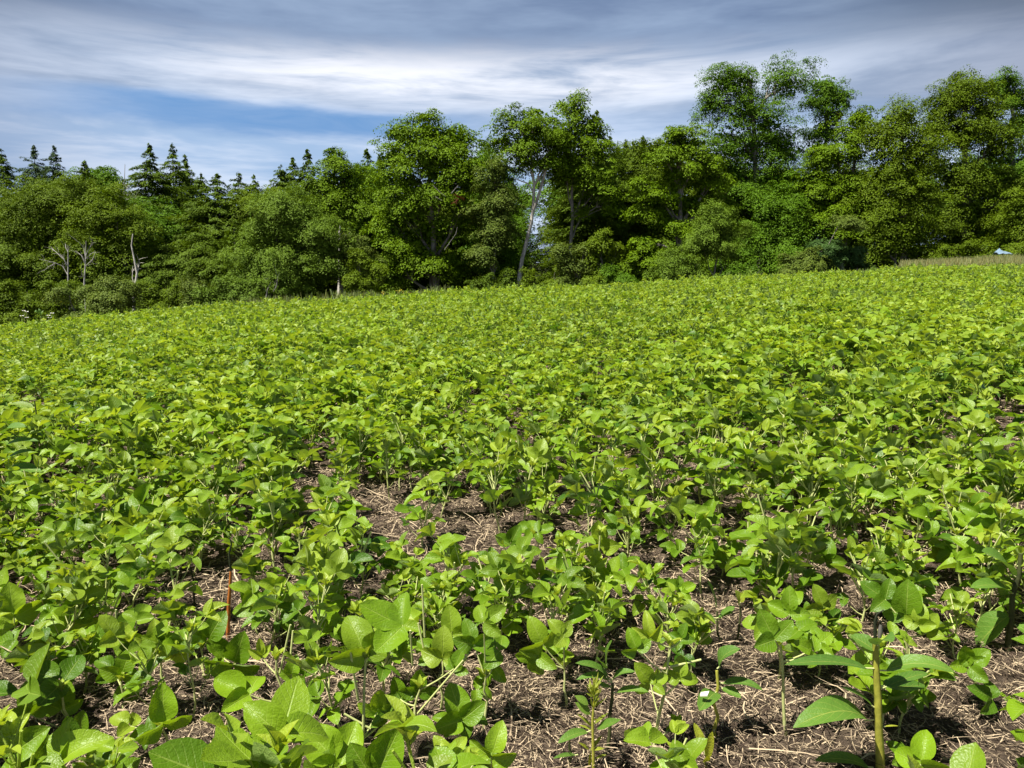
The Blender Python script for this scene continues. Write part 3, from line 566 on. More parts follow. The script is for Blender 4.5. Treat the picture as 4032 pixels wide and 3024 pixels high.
for hx, hy in HERO_XY: keep &= np.hypot(pts[:, 0] - hx, pts[:, 1] - hy) > np.where(pts[:, 1] < 2.3, .13, .09)
pts, z, X, Y = pts[keep], z[keep], X[keep], Y[keep]
vis = (X > -90) & (X < 4122) & (Y < 3400)
order = np.argsort(np.where(vis, pts[:, 1], 1e9))
NH = 300 - 38
idx = order[:NH]; rest = np.setdiff1d(np.arange(len(pts)), idx)
protos = [soy_proto(s) for s in range(100, 116)]; pm = [proto_objects(p) for p in protos]
ORD = ['first', 'second', 'third', 'fourth', 'fifth', 'sixth', 'seventh', 'eighth', 'ninth', 'tenth', 'eleventh', 'twelfth', 'thirteenth', 'fourteenth', 'fifteenth', 'sixteenth', 'seventeenth', 'eighteenth', 'nineteenth', 'twentieth', 'twenty-first', 'twenty-second']
LOOK = ['soybean plant with upturned leaflets', 'bushy soybean plant', 'soybean plant with flat spread leaves', 'soybean plant with yellowish tip', 'leggy soybean plant', 'low soybean plant', 'soybean plant with drooping leaflets', 'soybean plant with broad leaves']
byrow = idx[np.argsort(-Y[idx])]; per = 20
for b0 in range(0, len(byrow), per):
    band = byrow[b0:b0 + per]; band = band[np.argsort(X[band])]
    for q, ii in enumerate(band):
        pi = random.randrange(16); dist = pts[ii, 1]
        lab = '%s, %s from left in %s band up from bottom edge' % (LOOK[pi % 8], ORD[q], ORD[b0 // per])
        place_proto(pm[pi], (pts[ii, 0], pts[ii, 1], z[ii]), random.uniform(0, 6.28), random.uniform(.80, 1.1) * (.80 if dist < 2.3 else .90 if dist < 3 else 1.0), lab, 'soybean plants', (random.uniform(-.12, .12), random.uniform(-.12, .12)))
def flat(parts):
    a = G()
    for nm, gg, mk, pg in parts:
        if mk == 'leaf': a.merge(gg)
        else: gg.Y = [np.full(len(t), .75) for t in gg.Y]; a.merge(gg)
        if pg: pg.Y = [np.full(len(t), .75) for t in pg.Y]; a.merge(pg)
    return a.arrays()
near_ = [flat(soy_proto(s, 2)) for s in range(150, 160)]; mid = [flat(soy_proto(s, 1)) for s in range(200, 214)]; far = [flat(soy_proto(s, 0, 1.08)) for s in range(300, 312)]
g = G()
sel = rng.integers(0, 1000, len(pts))
for lib, cond in ((near_, pts[:, 1] < 4.6), (mid, (pts[:, 1] >= 4.6) & (pts[:, 1] < 9)), (far, pts[:, 1] >= 9)):
    for pi, (V, Q, UV, T, Yg) in enumerate(lib):
        ids = rest[(sel[rest] % len(lib) == pi) & cond[rest]]; n = len(ids)
        if n == 0: continue
        a = rng.uniform(0, 6.28, n); sc = rng.uniform(.80, 1.22, n) * (1.02 + .16 * np.sin(pts[ids, 0] * .9 + 2.1 * np.sin(pts[ids, 1] * .55)) * np.cos(pts[ids, 1] * .7 + np.sin(pts[ids, 0] * .5))); c_, s_ = np.cos(a) * sc, np.sin(a) * sc
        W = np.empty((n, len(V), 3)); W[..., 0] = V[None, :, 0] * c_[:, None] - V[None, :, 1] * s_[:, None] + pts[ids, 0][:, None]
        W[..., 1] = V[None, :, 0] * s_[:, None] + V[None, :, 1] * c_[:, None] + pts[ids, 1][:, None]
        W[..., 2] = V[None, :, 2] * sc[:, None] + z[ids][:, None]
        QQ = (np.arange(n) * len(V))[:, None, None] + Q[None]
        dt = (rng.uniform(-.2, .2, n) + .16 * np.sin(pts[ids, 0] * .7 + 3 * np.sin(pts[ids, 1] * .4)))[:, None] + T[None]
        g.add(W, QQ, np.broadcast_to(UV[None], (n,) + UV.shape).reshape(-1, 4, 2), dt.ravel(), np.tile(Yg, n))
tag(g.build('soybean_crop', M_SOY), 'dense bright green soybean crop spreading over the hillside behind the nearest plants', 'soybean crop', kind='stuff')
print('crop plants', len(rest), 'crop faces', sum(len(q) for q in g.Q))

#TREES
# ------------------------------------------------------------------ trees
def W_(X, Y, D): return at(X * S, Y * S, D)         # point seen at (X, Y) of the 2212 wide photograph, D metres out
def pxw(D): return D * S / F
def leaf_quads(g, C_, Nn, size, tint, young=0., aspect=.62, dirs=None):
    """one kite-shaped leaf per centre"""
    n = len(C_); Nn = nrm(Nn)
    ref = rng.normal(0, 1, (n, 3)) if dirs is None else dirs
    a = nrm(ref - Nn * (ref * Nn).sum(1, keepdims=True)); b = np.cross(Nn, a)
    sz = (np.broadcast_to(np.asarray(size, float), (n,)) * rng.uniform(.7, 1.3, n))[:, None]
    V = np.stack([C_ - a * sz * .55, C_ + b * sz * aspect * .5 - a * sz * .05, C_ + a * sz * .55 + Nn * sz * .06, C_ - b * sz * aspect * .5 - a * sz * .05], 1)
    g.add(V, np.arange(4 * n).reshape(n, 4), None, np.broadcast_to(tint, (n,)), young)
def spray_crown(g, lobes, axis_xy, leaf=.16, dens=1.0, spray=.75, flat=.28, young=0., inner=.5, ragged=.12, nperspray=46):
    """lobes: (cx, cy, cz, rx, ry, rz). Each lobe is covered with flattish leaf sprays, outer ones denser."""
    centres = []
    for cx, cy, cz, rx, ry, rz in lobes:
        c0 = np.array([cx, cy, cz]); rad3 = np.array([rx, ry, rz])
        area = 4 * math.pi * ((rx * ry) ** 1.6 / 3 + (rx * rz) ** 1.6 / 3 + (ry * rz) ** 1.6 / 3) ** (1 / 1.6)
        n = max(6, int(area / (spray ** 2) * 1.45 * dens)); bs = spray * rng.uniform(1.2, 2.4)        # boughs, each carrying several sprays
        nb = max(4, int(n / 7.5)); bd = nrm(rng.normal(0, 1, (nb, 3))); bc = c0 + bd * rng.uniform(.60, 1.04 + ragged, nb)[:, None] * rad3
        k_ = rng.integers(0, nb, n); d = nrm(rng.normal(0, 1, (n, 3)) + np.array([0, 0, .55])); Rb = np.minimum(bs, .75 * min(rx, rz) + .1)
        C_ = bc[k_] + d * np.array([Rb, Rb, Rb * .5]) * rng.uniform(.3, 1.35, n)[:, None]; D_ = nrm(bd[k_] + d * .6)
        ni = int(n * inner * .5); di = nrm(rng.normal(0, 1, (ni, 3))); C_ = np.concatenate([C_, c0 + di * rng.uniform(.2, .75, ni)[:, None] * rad3]); D_ = np.concatenate([D_, di])
        centres.append(C_)
        m = len(C_); R_ = rng.uniform(.4, 1.2, m) * spray; np_ = int(nperspray * 1.75)
        rad = np.sqrt(rng.random((m, np_))) * R_[:, None]; th = rng.uniform(0, 6.283, (m, np_))
        lx, ly = rad * np.cos(th), rad * np.sin(th)
        lz = -.50 * (rad / R_[:, None]) ** 2 * R_[:, None] + rng.normal(0, flat * .30, (m, np_)) * R_[:, None]
        up = nrm(D_ * np.array([.6, .6, .3]) + np.array([0, 0, 1.0]) + rng.normal(0, .15, (m, 3)))
        ax1 = nrm(np.cross(up, rng.normal(0, 1, (m, 3)))); ax2 = np.cross(up, ax1)
        P = C_[:, None] + lx[..., None] * ax1[:, None] + ly[..., None] * ax2[:, None] + lz[..., None] * up[:, None]
        nn = up[:, None] * 1.0 + (lx / R_[:, None])[..., None] * ax1[:, None] * .7 + (ly / R_[:, None])[..., None] * ax2[:, None] * .7 + rng.normal(0, .32, (m, np_, 3))
        ti = np.clip(rng.normal(.5, .14, m)[:, None] + rng.normal(0, .12, (m, np_)), 0, 1)
        yg = np.clip(rng.normal(young, .12, (m, np_)), 0, 1)
        leaf_quads(g, P.reshape(-1, 3), nn.reshape(-1, 3), leaf * .74, ti.ravel(), yg.ravel())
        nc = int(inner * 2.0 * area / .09)              # leaves of the inner crown
        pc = c0 + nrm(rng.normal(0, 1, (nc, 3))) * rng.uniform(.15, .8, nc)[:, None] * rad3
        leaf_quads(g, pc, rng.normal(0, 1, (nc, 3)), leaf * 1.7, .3, 0)
    return np.concatenate(centres)
TREEN = 0
def broad_tree(name, label, kind, D, lobes, base=None, trunk=None, tr=.16, leaf=.16, dens=1., spray=.75, bark=None, group='trees along the far edge of the field', cat='tree', young=0., flat=.28, depth=1., nper=46, inner=.5, limbs=5, dark_extra=()):
    """lobes: (X, Y, half width, half height[, depth offset]) in photo pixels at distance D"""
    s = pxw(D); bX = base[0] if base else lobes[-1][0]
    Bp = W_(bX, (base[1] if base else 640), D); Bz = float(zg(Bp[0], Bp[1])) - .15
    Bp = np.array([Bp[0], D, Bz]); root = thing(name, Bp, label, cat, group)
    L = []
    for lb in lobes:
        c = W_(lb[0], lb[1], D + (lb[4] if len(lb) > 4 else rng.uniform(-.25, .25) * lb[2] * s)) - Bp
        L.append((c[0], c[1], c[2], lb[2] * s, lb[2] * s * depth, lb[3] * s))
    g = G(); C_ = spray_crown(g, L, Bp, leaf, dens, spray, flat, young, inner, nperspray=nper); g.build('crown', crown_mat(kind), root, False)
    g = G(); top = max(L, key=lambda l: l[2])
    if trunk: tp = [W_(x, y, D) - Bp for x, y in trunk]; tp[0][2] = min(tp[0][2], 0.); 
    else: tp = list(curve((0, 0, 0), (top[0] * .8, top[1] * .8, top[2]), 7, 0, .10))
    tp = np.array(tp); tube(g, tp, np.linspace(tr, tr * .35, len(tp)), 8, .5)
    for l in L:                                       # a limb into every lobe, branches inside it
        c = np.array(l[:3]); q = tp[int(np.argmin(np.linalg.norm(tp - (c - np.array([0, 0, l[5] * .9 + 1.2])), axis=1)))]
        pth = curve(q, c + np.array([0, 0, l[5] * .4]), 6, .1, .08); tube(g, pth, np.linspace(tr * .5, tr * .12, 6), 5, .5)
        for b in range(limbs):
            e = C_[rng.integers(0, len(C_))]
            own = C_[np.argsort(np.linalg.norm(C_ - c, axis=1))[: max(4, len(C_) // len(L))]]; e = own[rng.integers(0, len(own))]
            tube(g, curve(pth[rng.integers(2, 5)], e, 4, .12, .05), [tr * .2, tr * .13, tr * .08, tr * .04], 4, .5)
    g.build('trunk', bark or M_BARK, root); return root
def conifer(name, label, kind, D, X, Ytop, hw, base_y=640, seed=0, group='conifers in the wood', leaf=.17, thin=.24, droop=.35, dens=1., cat='tree', hrel=1.0):
    """narrow pointed top, whorls of drooping sprays; hw = half width in photo pixels low down"""
    s = pxw(D); T = W_(X, Ytop, D); Bz = float(zg(T[0], D)) - .2; H = T[2] - Bz; Bp = np.array([T[0], D, Bz])
    root = thing(name, Bp, label, cat, group); Rm = hw * s * 1.5
    g = G(); P, Nn, Dd, Ti = [], [], [], []
    nbr = int(H * 24 * dens); hs = H - .15 - (H - .8) * rng.random(nbr) ** .85
    lobe = rng.uniform(0, 6.28); 
    for h in hs:
        f = (H - h) / H; fs = thin * .27
        prof = .01 + 1.3 * f if f < fs else min(1., .01 + 1.3 * fs + ((f - fs) / (.34 - fs)) ** .8 * .85)
        a = rng.uniform(0, 6.28); l = Rm * prof * rng.uniform(.45, 1.2) * (1 + .2 * math.sin(3 * a + lobe + h)) + .04 + .1 * min(f * 6, 1)
        n = int(12 + l * 40 + l * l * 5); t = rng.random(n) ** .6; lat = rng.normal(0, 1, n) * (.06 + .20 * l * (1.1 - t)) * .8
        out = np.array([math.cos(a), math.sin(a), 0]); sd_ = np.array([-math.sin(a), math.cos(a), 0])
        upk = .55 if f < fs * 1.3 else rng.uniform(.05, .35)
        zz = h + l * (upk * t - droop * t * t) - np.abs(lat) * .35 + rng.normal(0, .05, n)
        p_ = out * (t * l)[:, None] + sd_ * lat[:, None]; p_[:, 2] = zz
        P.append(p_); Nn.append(np.array([0, 0, 1.]) + out * .6 + rng.normal(0, .35, (n, 3)))
        Dd.append(out + sd_ * (lat * 1.5)[:, None] + np.array([0, 0, -.35]) + rng.normal(0, .25, (n, 3))); Ti.append(np.full(n, rng.normal(.5, .15)) + rng.normal(0, .12, n))
    leaf_quads(g, np.concatenate(P), np.concatenate(Nn), leaf, np.clip(np.concatenate(Ti), 0, 1), 0, .42, np.concatenate(Dd))
    g.build('crown', crown_mat(kind), root, False)
    g = G(); tube(g, curve((0, 0, 0), (0, 0, H - .15), 8, 0, .03), np.linspace(.03 + H * .011, .012, 8), 6, .4); g.build('trunk', M_BARK, root)
    return root
def snag(name, label, D, X, base_y, paths, r0=.09, group=None, mat=None, cat='dead tree'):
    B = W_(X, base_y, D); Bz = float(zg(B[0], D)); Bp = np.array([B[0], D, Bz]); root = thing(name, Bp, label, cat, group)
    pp = lambda x, y, dd=0: W_(x, y, D + dd) - Bp
    g = G(); main = [pp(*q) for q in paths[0]]; main.insert(0, np.array([main[0][0] * 1., 0, 0.])); tube(g, main, np.linspace(r0, r0 * .25, len(main)), 6, .6); g.build('trunk', mat or M_SNAG, root)
    for path in paths[1:]:
        g = G(); pts_ = [pp(x, y, rng.uniform(-.25, .25) * i) for i, (x, y) in enumerate(path)]
        tube(g, pts_, np.linspace(r0 * .42, r0 * .10, len(pts_)), 5, .6)
        for i in range(5):
            q = int(rng.integers(0, len(pts_) - 1)); d = nrm(pts_[q + 1] - pts_[q]) + rng.normal(0, .55, 3); c0 = pts_[q] + (pts_[q + 1] - pts_[q]) * rng.random()
            tube(g, curve(c0, c0 + d * rng.uniform(.25, .6), 3, .03, .02), [r0 * .14, r0 * .1, r0 * .05], 4, .6)
        g.build('branch', mat or M_SNAG, root)
    return root
BT = broad_tree
# ---- back row, hidden bases
BT('broadleaf_tree', 'dark rounded tree deep behind the two right-hand hemlock spires', 'ash', 80, [(215, 385, 45, 22), (245, 400, 30, 22), (190, 440, 60, 60), (250, 470, 60, 70)], leaf=.22, spray=.9, dens=.7)
for X, Yt, hw, D, lb in ((2, 318, 60, 72, 'dark hemlock cut by the left edge of the photo'), (72, 312, 62, 76, 'dark hemlock with a bushy spire, second from the left edge'), (116, 312, 55, 72, 'dark slim hemlock spire, third from the left edge'), (182, 343, 55, 76, 'small dark hemlock top beside the distant blue-green crowns'),
                         (322, 308, 62, 68, 'tall thin-topped hemlock behind the bare dead conifer'), (372, 309, 58, 70, 'tall thin-topped hemlock just right of its twin spire'), (399, 332, 45, 73, 'shorter hemlock tip right of the twin spires'), (432, 372, 55, 64, 'blunt olive conifer right of the twin hemlock spires'),
                         (469, 372, 60, 62, 'feathery conifer, left of three close tips left of the grey-green poplar'), (514, 366, 60, 64, 'feathery conifer, middle of three close tips left of the grey-green poplar'), (548, 376, 50, 63, 'feathery conifer, right of three close tips left of the grey-green poplar'),
                         (606, 352, 45, 66, 'slender conifer tip above the grey-green poplar, left one'), (632, 338, 50, 68, 'slender conifer tip above the grey-green poplar, middle one'), (664, 320, 55, 64, 'slender conifer tip above the grey-green poplar, right one'),
                         (792, 318, 55, 62, 'feathery conifer in the dip left of the big maple'), (772, 345, 40, 66, 'small conifer tip in the dip left of the big maple'), (820, 330, 45, 66, 'conifer tip touching the left side of the big maple'),
                         (1288, 232, 62, 56, 'dark hemlock rising behind the forked pale-trunk maple'), (1318, 290, 50, 58, 'dark hemlock shoulder right of the tall centre maple'), (1388, 292, 50, 66, 'feathery conifer top in the gap right of centre'), (1352, 300, 44, 66, 'smaller feathery conifer top in the gap right of centre'), (1425, 296, 40, 68, 'thin conifer tip left of the layered maple'),
                         (30, 470, 80, 62, 'dark conifer filling the left edge below the spires'), (245, 560, 60, 56, 'low dark conifer behind the two grey dead trees'), (360, 520, 85, 57, 'broad olive conifer behind the pale broken trunk'), (430, 480, 85, 58, 'broad olive conifer left of the grey-green poplar'), (505, 470, 70, 57, 'shaggy conifer beside the dark hollow left of the poplar'), (160, 600, 80, 55, 'low spreading conifer under the two grey dead trees')):
    conifer('hemlock', lb, 'hemlock' if X != 116 and X != 72 else 'spruce', D, X, Yt, hw, thin=.26 if Yt < 345 else .12, leaf=.2 if D > 60 else .17, dens=1.25)
# ---- left wood, broadleaf
BT('broadleaf_tree', 'large olive rounded tree at far left under the hemlock spires', 'olive', 60, [(120, 425, 75, 42), (60, 450, 55, 45), (180, 430, 60, 38), (90, 510, 90, 55), (190, 500, 75, 55), (30, 560, 60, 70), (130, 590, 90, 60)], spray=.8)
BT('broadleaf_tree', 'olive rounded tree just left of the bare dead conifer', 'olive', 57, [(235, 432, 42, 34), (225, 480, 55, 50), (280, 500, 48, 45), (300, 540, 48, 50), (215, 560, 60, 55), (290, 620, 60, 50)], spray=.8)
BT('poplar', 'grey-green poplar leaning over the field corner, left of centre', 'willow', 46, [(610, 440, 45, 40), (575, 480, 45, 50), (640, 470, 50, 50), (600, 530, 60, 50), (670, 500, 50, 50), (560, 560, 50, 55), (640, 580, 70, 55), (700, 540, 40, 60), (545, 600, 45, 35), (610, 610, 70, 40)], base=(620, 640), leaf=.13, spray=.55, flat=.7, nper=44, tr=.12)
BT('maple_tree', 'bright green narrow maple standing left of the big maple', 'maple', 56, [(720, 345, 30, 35), (745, 385, 40, 35), (700, 400, 38, 36), (735, 435, 50, 35), (690, 450, 40, 30), (775, 440, 40, 40), (725, 475, 45, 25)], base=(735, 640), spray=.7, tr=.2)
BT('maple_tree', 'small bright maple beside the grey-brown stub trunk, left of the big maple', 'shrub', 47, [(765, 525, 32, 22), (745, 560, 38, 28), (780, 590, 45, 35), (700, 520, 35, 25)], base=(760, 640), spray=.5, tr=.08, leaf=.13)
BT('maple_tree', 'dark broadleaf tree in the shade between poplar and big maple', 'ash', 60, [(800, 420, 45, 55), (820, 480, 55, 60), (780, 520, 50, 60), (830, 560, 60, 50)], spray=.8)
# ---- the big maple and its neighbours
BT('maple_tree', 'biggest rounded olive-green maple, left of the pale forked trunk', 'maple', 52, [(925, 290, 42, 42), (875, 300, 36, 36), (985, 310, 45, 45), (850, 345, 40, 35), (930, 345, 70, 50), (1005, 370, 42, 45), (870, 400, 60, 45), (960, 410, 70, 45), (880, 460, 65, 40), (845, 510, 45, 35), (935, 500, 60, 35), (900, 560, 65, 35), (960, 570, 70, 30), (1010, 460, 40, 45), (850, 590, 35, 30)], base=(940, 645), tr=.26, spray=.85, leaf=.18)
BT('maple_tree', 'yellow-green slender tree squeezed between big maple and pale forked trunk', 'shrub', 50, [(1068, 375, 28, 28), (1072, 415, 38, 32), (1055, 460, 38, 32), (1090, 460, 30, 32), (1050, 545, 42, 24), (1075, 510, 34, 26), (1065, 490, 40, 30)], base=(1065, 640), tr=.1, spray=.55, leaf=.14)
BT('broadleaf_tree', 'fresh green tree peeping out behind, right of the big maple', 'ash', 66, [(1045, 345, 30, 28), (1075, 360, 35, 30), (1095, 400, 28, 40), (1030, 400, 30, 50), (1110, 480, 30, 60)], spray=.7)
BT('maple_tree', 'airy maple on a pale leaning trunk that forks, near the centre', 'maple', 50, [(1105, 265, 32, 28), (1155, 262, 45, 26), (1185, 290, 40, 32), (1095, 305, 28, 26), (1140, 310, 45, 32), (1200, 330, 35, 35), (1125, 345, 32, 22), (1180, 350, 30, 18)], base=(1122, 625),
   trunk=[(1120, 628), (1122, 600), (1128, 560), (1138, 520), (1148, 480), (1152, 440), (1154, 400), (1150, 365), (1148, 320)], tr=.155, bark=M_BARKW, spray=.62, leaf=.16, inner=.25, nper=38)
pt = bpy.context.scene.collection.objects.get('maple_tree.004') or None
fork_root = [o for o in COL.objects if o.get('label', '').startswith('airy maple')][0]
fb = np.array(fork_root.location); q_ = lambda x, y, d=0: W_(x, y, 50 + d) - fb
g = G(); tube(g, [q_(1150, 462), q_(1161, 430, -.3), q_(1170, 400, -.4), q_(1178, 370, -.4), q_(1184, 335), q_(1186, 290)], [.105, .10, .09, .08, .06, .04], 6, .5); tube(g, [q_(1152, 415), q_(1140, 396), q_(1118, 388), q_(1108, 383)], [.05, .045, .035, .02], 5, .6)
g.build('limb', M_BARKW, fork_root)
BT('maple_tree', 'tall ragged-topped maple right of the pale forked trunk', 'maple', 51, [(1245, 240, 26, 34), (1215, 228, 15, 16), (1275, 275, 30, 30), (1225, 290, 45, 35), (1285, 320, 35, 35), (1240, 345, 50, 35), (1290, 380, 45, 28), (1215, 380, 35, 30), (1300, 410, 42, 16), (1262, 455, 24, 9), (1325, 445, 26, 14)], base=(1230, 620),
   trunk=[(1228, 625), (1229, 570), (1233, 520), (1237, 470), (1235, 420), (1237, 370), (1240, 300), (1244, 250)], tr=.14, spray=.68, leaf=.16)
BT('broadleaf_tree', 'olive bushy tree filling the low gap right of centre', 'olive', 60, [(1375, 330, 38, 32), (1340, 350, 38, 30), (1420, 330, 38, 30), (1390, 390, 60, 40), (1340, 420, 50, 45), (1420, 450, 50, 50), (1360, 500, 60, 55)], spray=.75)
BT('maple_tree', 'wide maple with shelf-like layers of bright leaves, right of centre', 'maple', 49, [(1460, 300, 36, 26), (1495, 310, 38, 28), (1440, 345, 40, 24), (1520, 350, 42, 26), (1470, 380, 48, 22), (1540, 395, 40, 24), (1400, 405, 40, 18), (1440, 430, 50, 18), (1515, 440, 50, 20), (1385, 460, 38, 14), (1450, 485, 46, 14), (1555, 455, 34, 22), (1395, 520, 38, 12), (1430, 550, 55, 16), (1500, 500, 40, 14), (1380, 565, 40, 12), (1410, 590, 30, 8), (1520, 560, 50, 18)], base=(1475, 620), tr=.22, spray=.62, leaf=.16, inner=.35)
BT('willow_bush', 'grey-olive willow-like bush in front of the layered maple', 'willow', 44, [(1550, 460, 34, 22), (1530, 495, 42, 24), (1575, 500, 35, 26), (1510, 525, 32, 20), (1560, 540, 40, 20)], base=(1545, 620), tr=.07, leaf=.11, spray=.42, flat=.8, group='bushes along the wood edge', cat='bush')
BT('willow_bush', 'low grey-green bush at the field edge under the layered maple', 'willow', 42, [(1460, 565, 34, 22), (1440, 590, 36, 18), (1495, 585, 30, 22)], base=(1465, 615), tr=.05, leaf=.10, spray=.38, flat=.8, group='bushes along the wood edge', cat='bush')
BT('ash_tree', 'tallest tree with twin rounded tops above the right wood', 'ash', 58, [(1560, 185, 45, 42), (1610, 175, 30, 34), (1690, 180, 46, 42), (1530, 230, 30, 28), (1600, 250, 50, 40), (1660, 270, 50, 42), (1560, 300, 45, 40), (1630, 330, 65, 42), (1700, 320, 40, 45), (1600, 385, 40, 35), (1660, 400, 50, 40)], base=(1650, 620), tr=.30, leaf=.15, spray=.66, flat=.5, inner=.3, nper=42)
BT('ash_tree', 'separate small round crown on a bare limb right of the tallest tree', 'ash', 60, [(1785, 190, 38, 30), (1810, 215, 28, 26), (1755, 215, 22, 14), (1780, 270, 36, 36), (1765, 320, 40, 40)], base=(1775, 620), tr=.2, leaf=.15, spray=.58, flat=.5, inner=.25, nper=42)
BT('maple_tree', 'dark dense tree in shade below the tallest tree', 'ash', 55, [(1670, 450, 65, 45), (1740, 430, 60, 55), (1640, 520, 60, 50), (1710, 530, 70, 50), (1690, 590, 90, 40)], base=(1690, 620), spray=.8)
BT('maple_tree', 'mid-green maple between tallest tree and the big right-hand oak', 'maple', 54, [(1800, 340, 45, 40), (1850, 300, 42, 40), (1830, 390, 55, 38), (1770, 400, 45, 30), (1800, 450, 60, 30), (1850, 460, 45, 35), (1765, 470, 35, 20), (1815, 500, 50, 26), (1860, 250, 26, 20)], base=(1815, 610), tr=.2, spray=.66)
BT('maple_tree', 'small bright sapling with yellow-lit leaves at the shaded wood edge, right', 'shrub', 46, [(1730, 575, 38, 22), (1750, 545, 22, 14), (1705, 590, 25, 15), (1835, 480, 40, 12, 0), (1700, 560, 14, 12)], base=(1725, 600), tr=.05, leaf=.12, spray=.4, group='bushes along the wood edge', cat='bush')
BT('young_conifer', 'blue-green young tree in dark shade, left one of the pair', 'blue', 47, [(1785, 535, 34, 16), (1770, 552, 30, 14), (1800, 560, 28, 14)], base=(1785, 600), tr=.05, leaf=.12, spray=.4, group='bushes along the wood edge', cat='bush')
BT('young_conifer', 'blue-green young tree in dark shade, right one of the pair', 'blue', 47, [(1850, 545, 26, 14), (1845, 565, 30, 16)], base=(1848, 600), tr=.05, leaf=.12, spray=.4, group='bushes along the wood edge', cat='bush')
BT('oak_tree', 'broad olive oak left of the highest right-hand crown', 'olive', 52, [(1945, 260, 50, 36), (1905, 310, 42, 45), (1980, 320, 60, 45), (1930, 370, 60, 45), (1880, 410, 42, 35), (1975, 420, 60, 45), (1905, 470, 55, 40), (1960, 500, 60, 40), (1905, 535, 40, 24), (1990, 550, 50, 22)], base=(1950, 590), tr=.26, leaf=.15, spray=.7, flat=.5)
BT('oak_tree', 'highest olive crown at the right with a gap of sky through it', 'olive', 56, [(2085, 195, 48, 44), (2040, 230, 42, 50), (2130, 240, 45, 55), (2015, 280, 30, 36), (2075, 290, 60, 36), (2150, 320, 50, 50), (2060, 380, 50, 40), (2120, 400, 60, 50), (2180, 430, 50, 60), (2070, 460, 60, 45), (2130, 500, 70, 45), (2060, 540, 50, 32)], base=(2080, 590), tr=.3, leaf=.15, spray=.7, flat=.5)
BT('oak_tree', 'tree at the right edge with a drooping dark outer branch', 'ash', 62, [(2160, 185, 34, 24), (2190, 210, 30, 40), (2205, 260, 24, 36), (2240, 330, 50, 80), (2210, 430, 50, 60), (2230, 520, 60, 60)], base=(2215, 570), tr=.24, leaf=.17, spray=.66, flat=.5)
BT('broadleaf_tree', 'olive tree cut by the right edge of the photo, lower part', 'olive', 50, [(2200, 470, 40, 50), (2180, 530, 45, 30), (2240, 500, 50, 60), (2130, 560, 40, 20)], base=(2190, 570), tr=.12, leaf=.14, spray=.6, flat=.5)
# small pieces of colour and dead wood in the crowns
bm_ = [o for o in COL.objects if o.get('label', '').startswith('biggest rounded')][0]; bb = np.array(bm_.location)
g = G(); c0 = W_(987, 430, 48.2) - bb; spray_crown(g, [(c0[0], c0[1], c0[2], .22, .2, .22)], None, .10, .5, .25, .6, nperspray=16); g.build('dead_red_leaves', crown_mat('red'), bm_, False)
for pts_ in ([(935, 400), (950, 415), (962, 424)], [(940, 425), (955, 433)], [(975, 418), (990, 400), (980, 395)], [(960, 540), (985, 505), (988, 490)]):
    g = G(); tube(g, [W_(x, y, 48.0) - bb for x, y in pts_], np.linspace(.028, .012, len(pts_)), 5, .3); g.build('dead_branch', M_SNAG, bm_)
st_root = [o for o in COL.objects if o.get('label', '').startswith('separate small round')][0]; bb = np.array(st_root.location)
g = G(); c0 = W_(1808, 262, 60) - bb; spray_crown(g, [(c0[0], c0[1], c0[2], .3, .3, .7)], None, .12, .6, .3, .6); g.build('dead_red_leaves', crown_mat('red'), st_root, False)
# ---- dead trees
snag('dead_tree', 'left of two grey leafless dead trees, long arms to the left', 50, 147, 620, [[(147, 600), (147, 560), (147, 530)], [(147, 595), (135, 575), (115, 566), (85, 560)], [(146, 575), (137, 558), (127, 545), (118, 530)], [(137, 560), (122, 545), (110, 535)], [(120, 568), (105, 576), (95, 585)], [(147, 545), (142, 535), (141, 528)]], .06, 'grey leafless dead trees')
snag('dead_tree', 'right of two grey leafless dead trees, forked like a fan', 50, 184, 620, [[(182, 610), (184, 580), (185, 550), (186, 520)], [(184, 570), (176, 552), (168, 545)], [(185, 555), (180, 535), (172, 522)], [(186, 550), (196, 530), (200, 516)], [(185, 575), (200, 560), (206, 545)], [(184, 560), (195, 550), (206, 542)], [(183, 600), (176, 590), (176, 570)]], .06, 'grey leafless dead trees')
snag('dead_tree', 'pale broken leaning trunk without branches at the left wood edge', 48, 290, 650, [[(288, 648), (292, 620), (296, 590), (290, 560), (284, 530), (287, 505)], [(292, 625), (286, 600), (287, 575)], [(296, 590), (300, 575), (301, 560)], [(292, 640), (300, 634), (302, 625)]], .10, None, M_BARKW)
snag('dead_conifer', 'bare white-grey dead conifer with upswept twigs, left of the twin spires', 62, 268, 600, [[(267, 560), (268, 470), (268, 410), (270, 355)]] + [[(268, y), (268 + sg * l * .5, y + 3), (268 + sg * l, y - dy)] for y, sg, l, dy in ((405, 1, 9, 4), (415, -1, 8, 4), (418, 1, 14, 5), (425, -1, 11, 4), (428, 1, 19, 6), (434, -1, 13, 4), (436, 1, 23, 5), (441, 1, 25, 8), (442, -1, 15, 2), (447, 1, 24, 7), (399, 1, 7, 5), (395, -1, 5, 4))], .07)
snag('stub_trunk', 'grey-brown stub trunk in shade left of the big maple', 53, 734, 640, [[(733, 640), (734, 560), (733, 505), (735, 488)], [(734, 520), (738, 512)]], .16, None, M_BARKW)
snag('fallen_branches', 'white dead branches low at the poplar foot', 43, 560, 640, [[(575, 640), (578, 625), (585, 610)], [(560, 632), (545, 620), (538, 612)], [(590, 630), (598, 618), (600, 600)], [(575, 630), (565, 618), (570, 600)]], .04, None, None, 'dead branches')
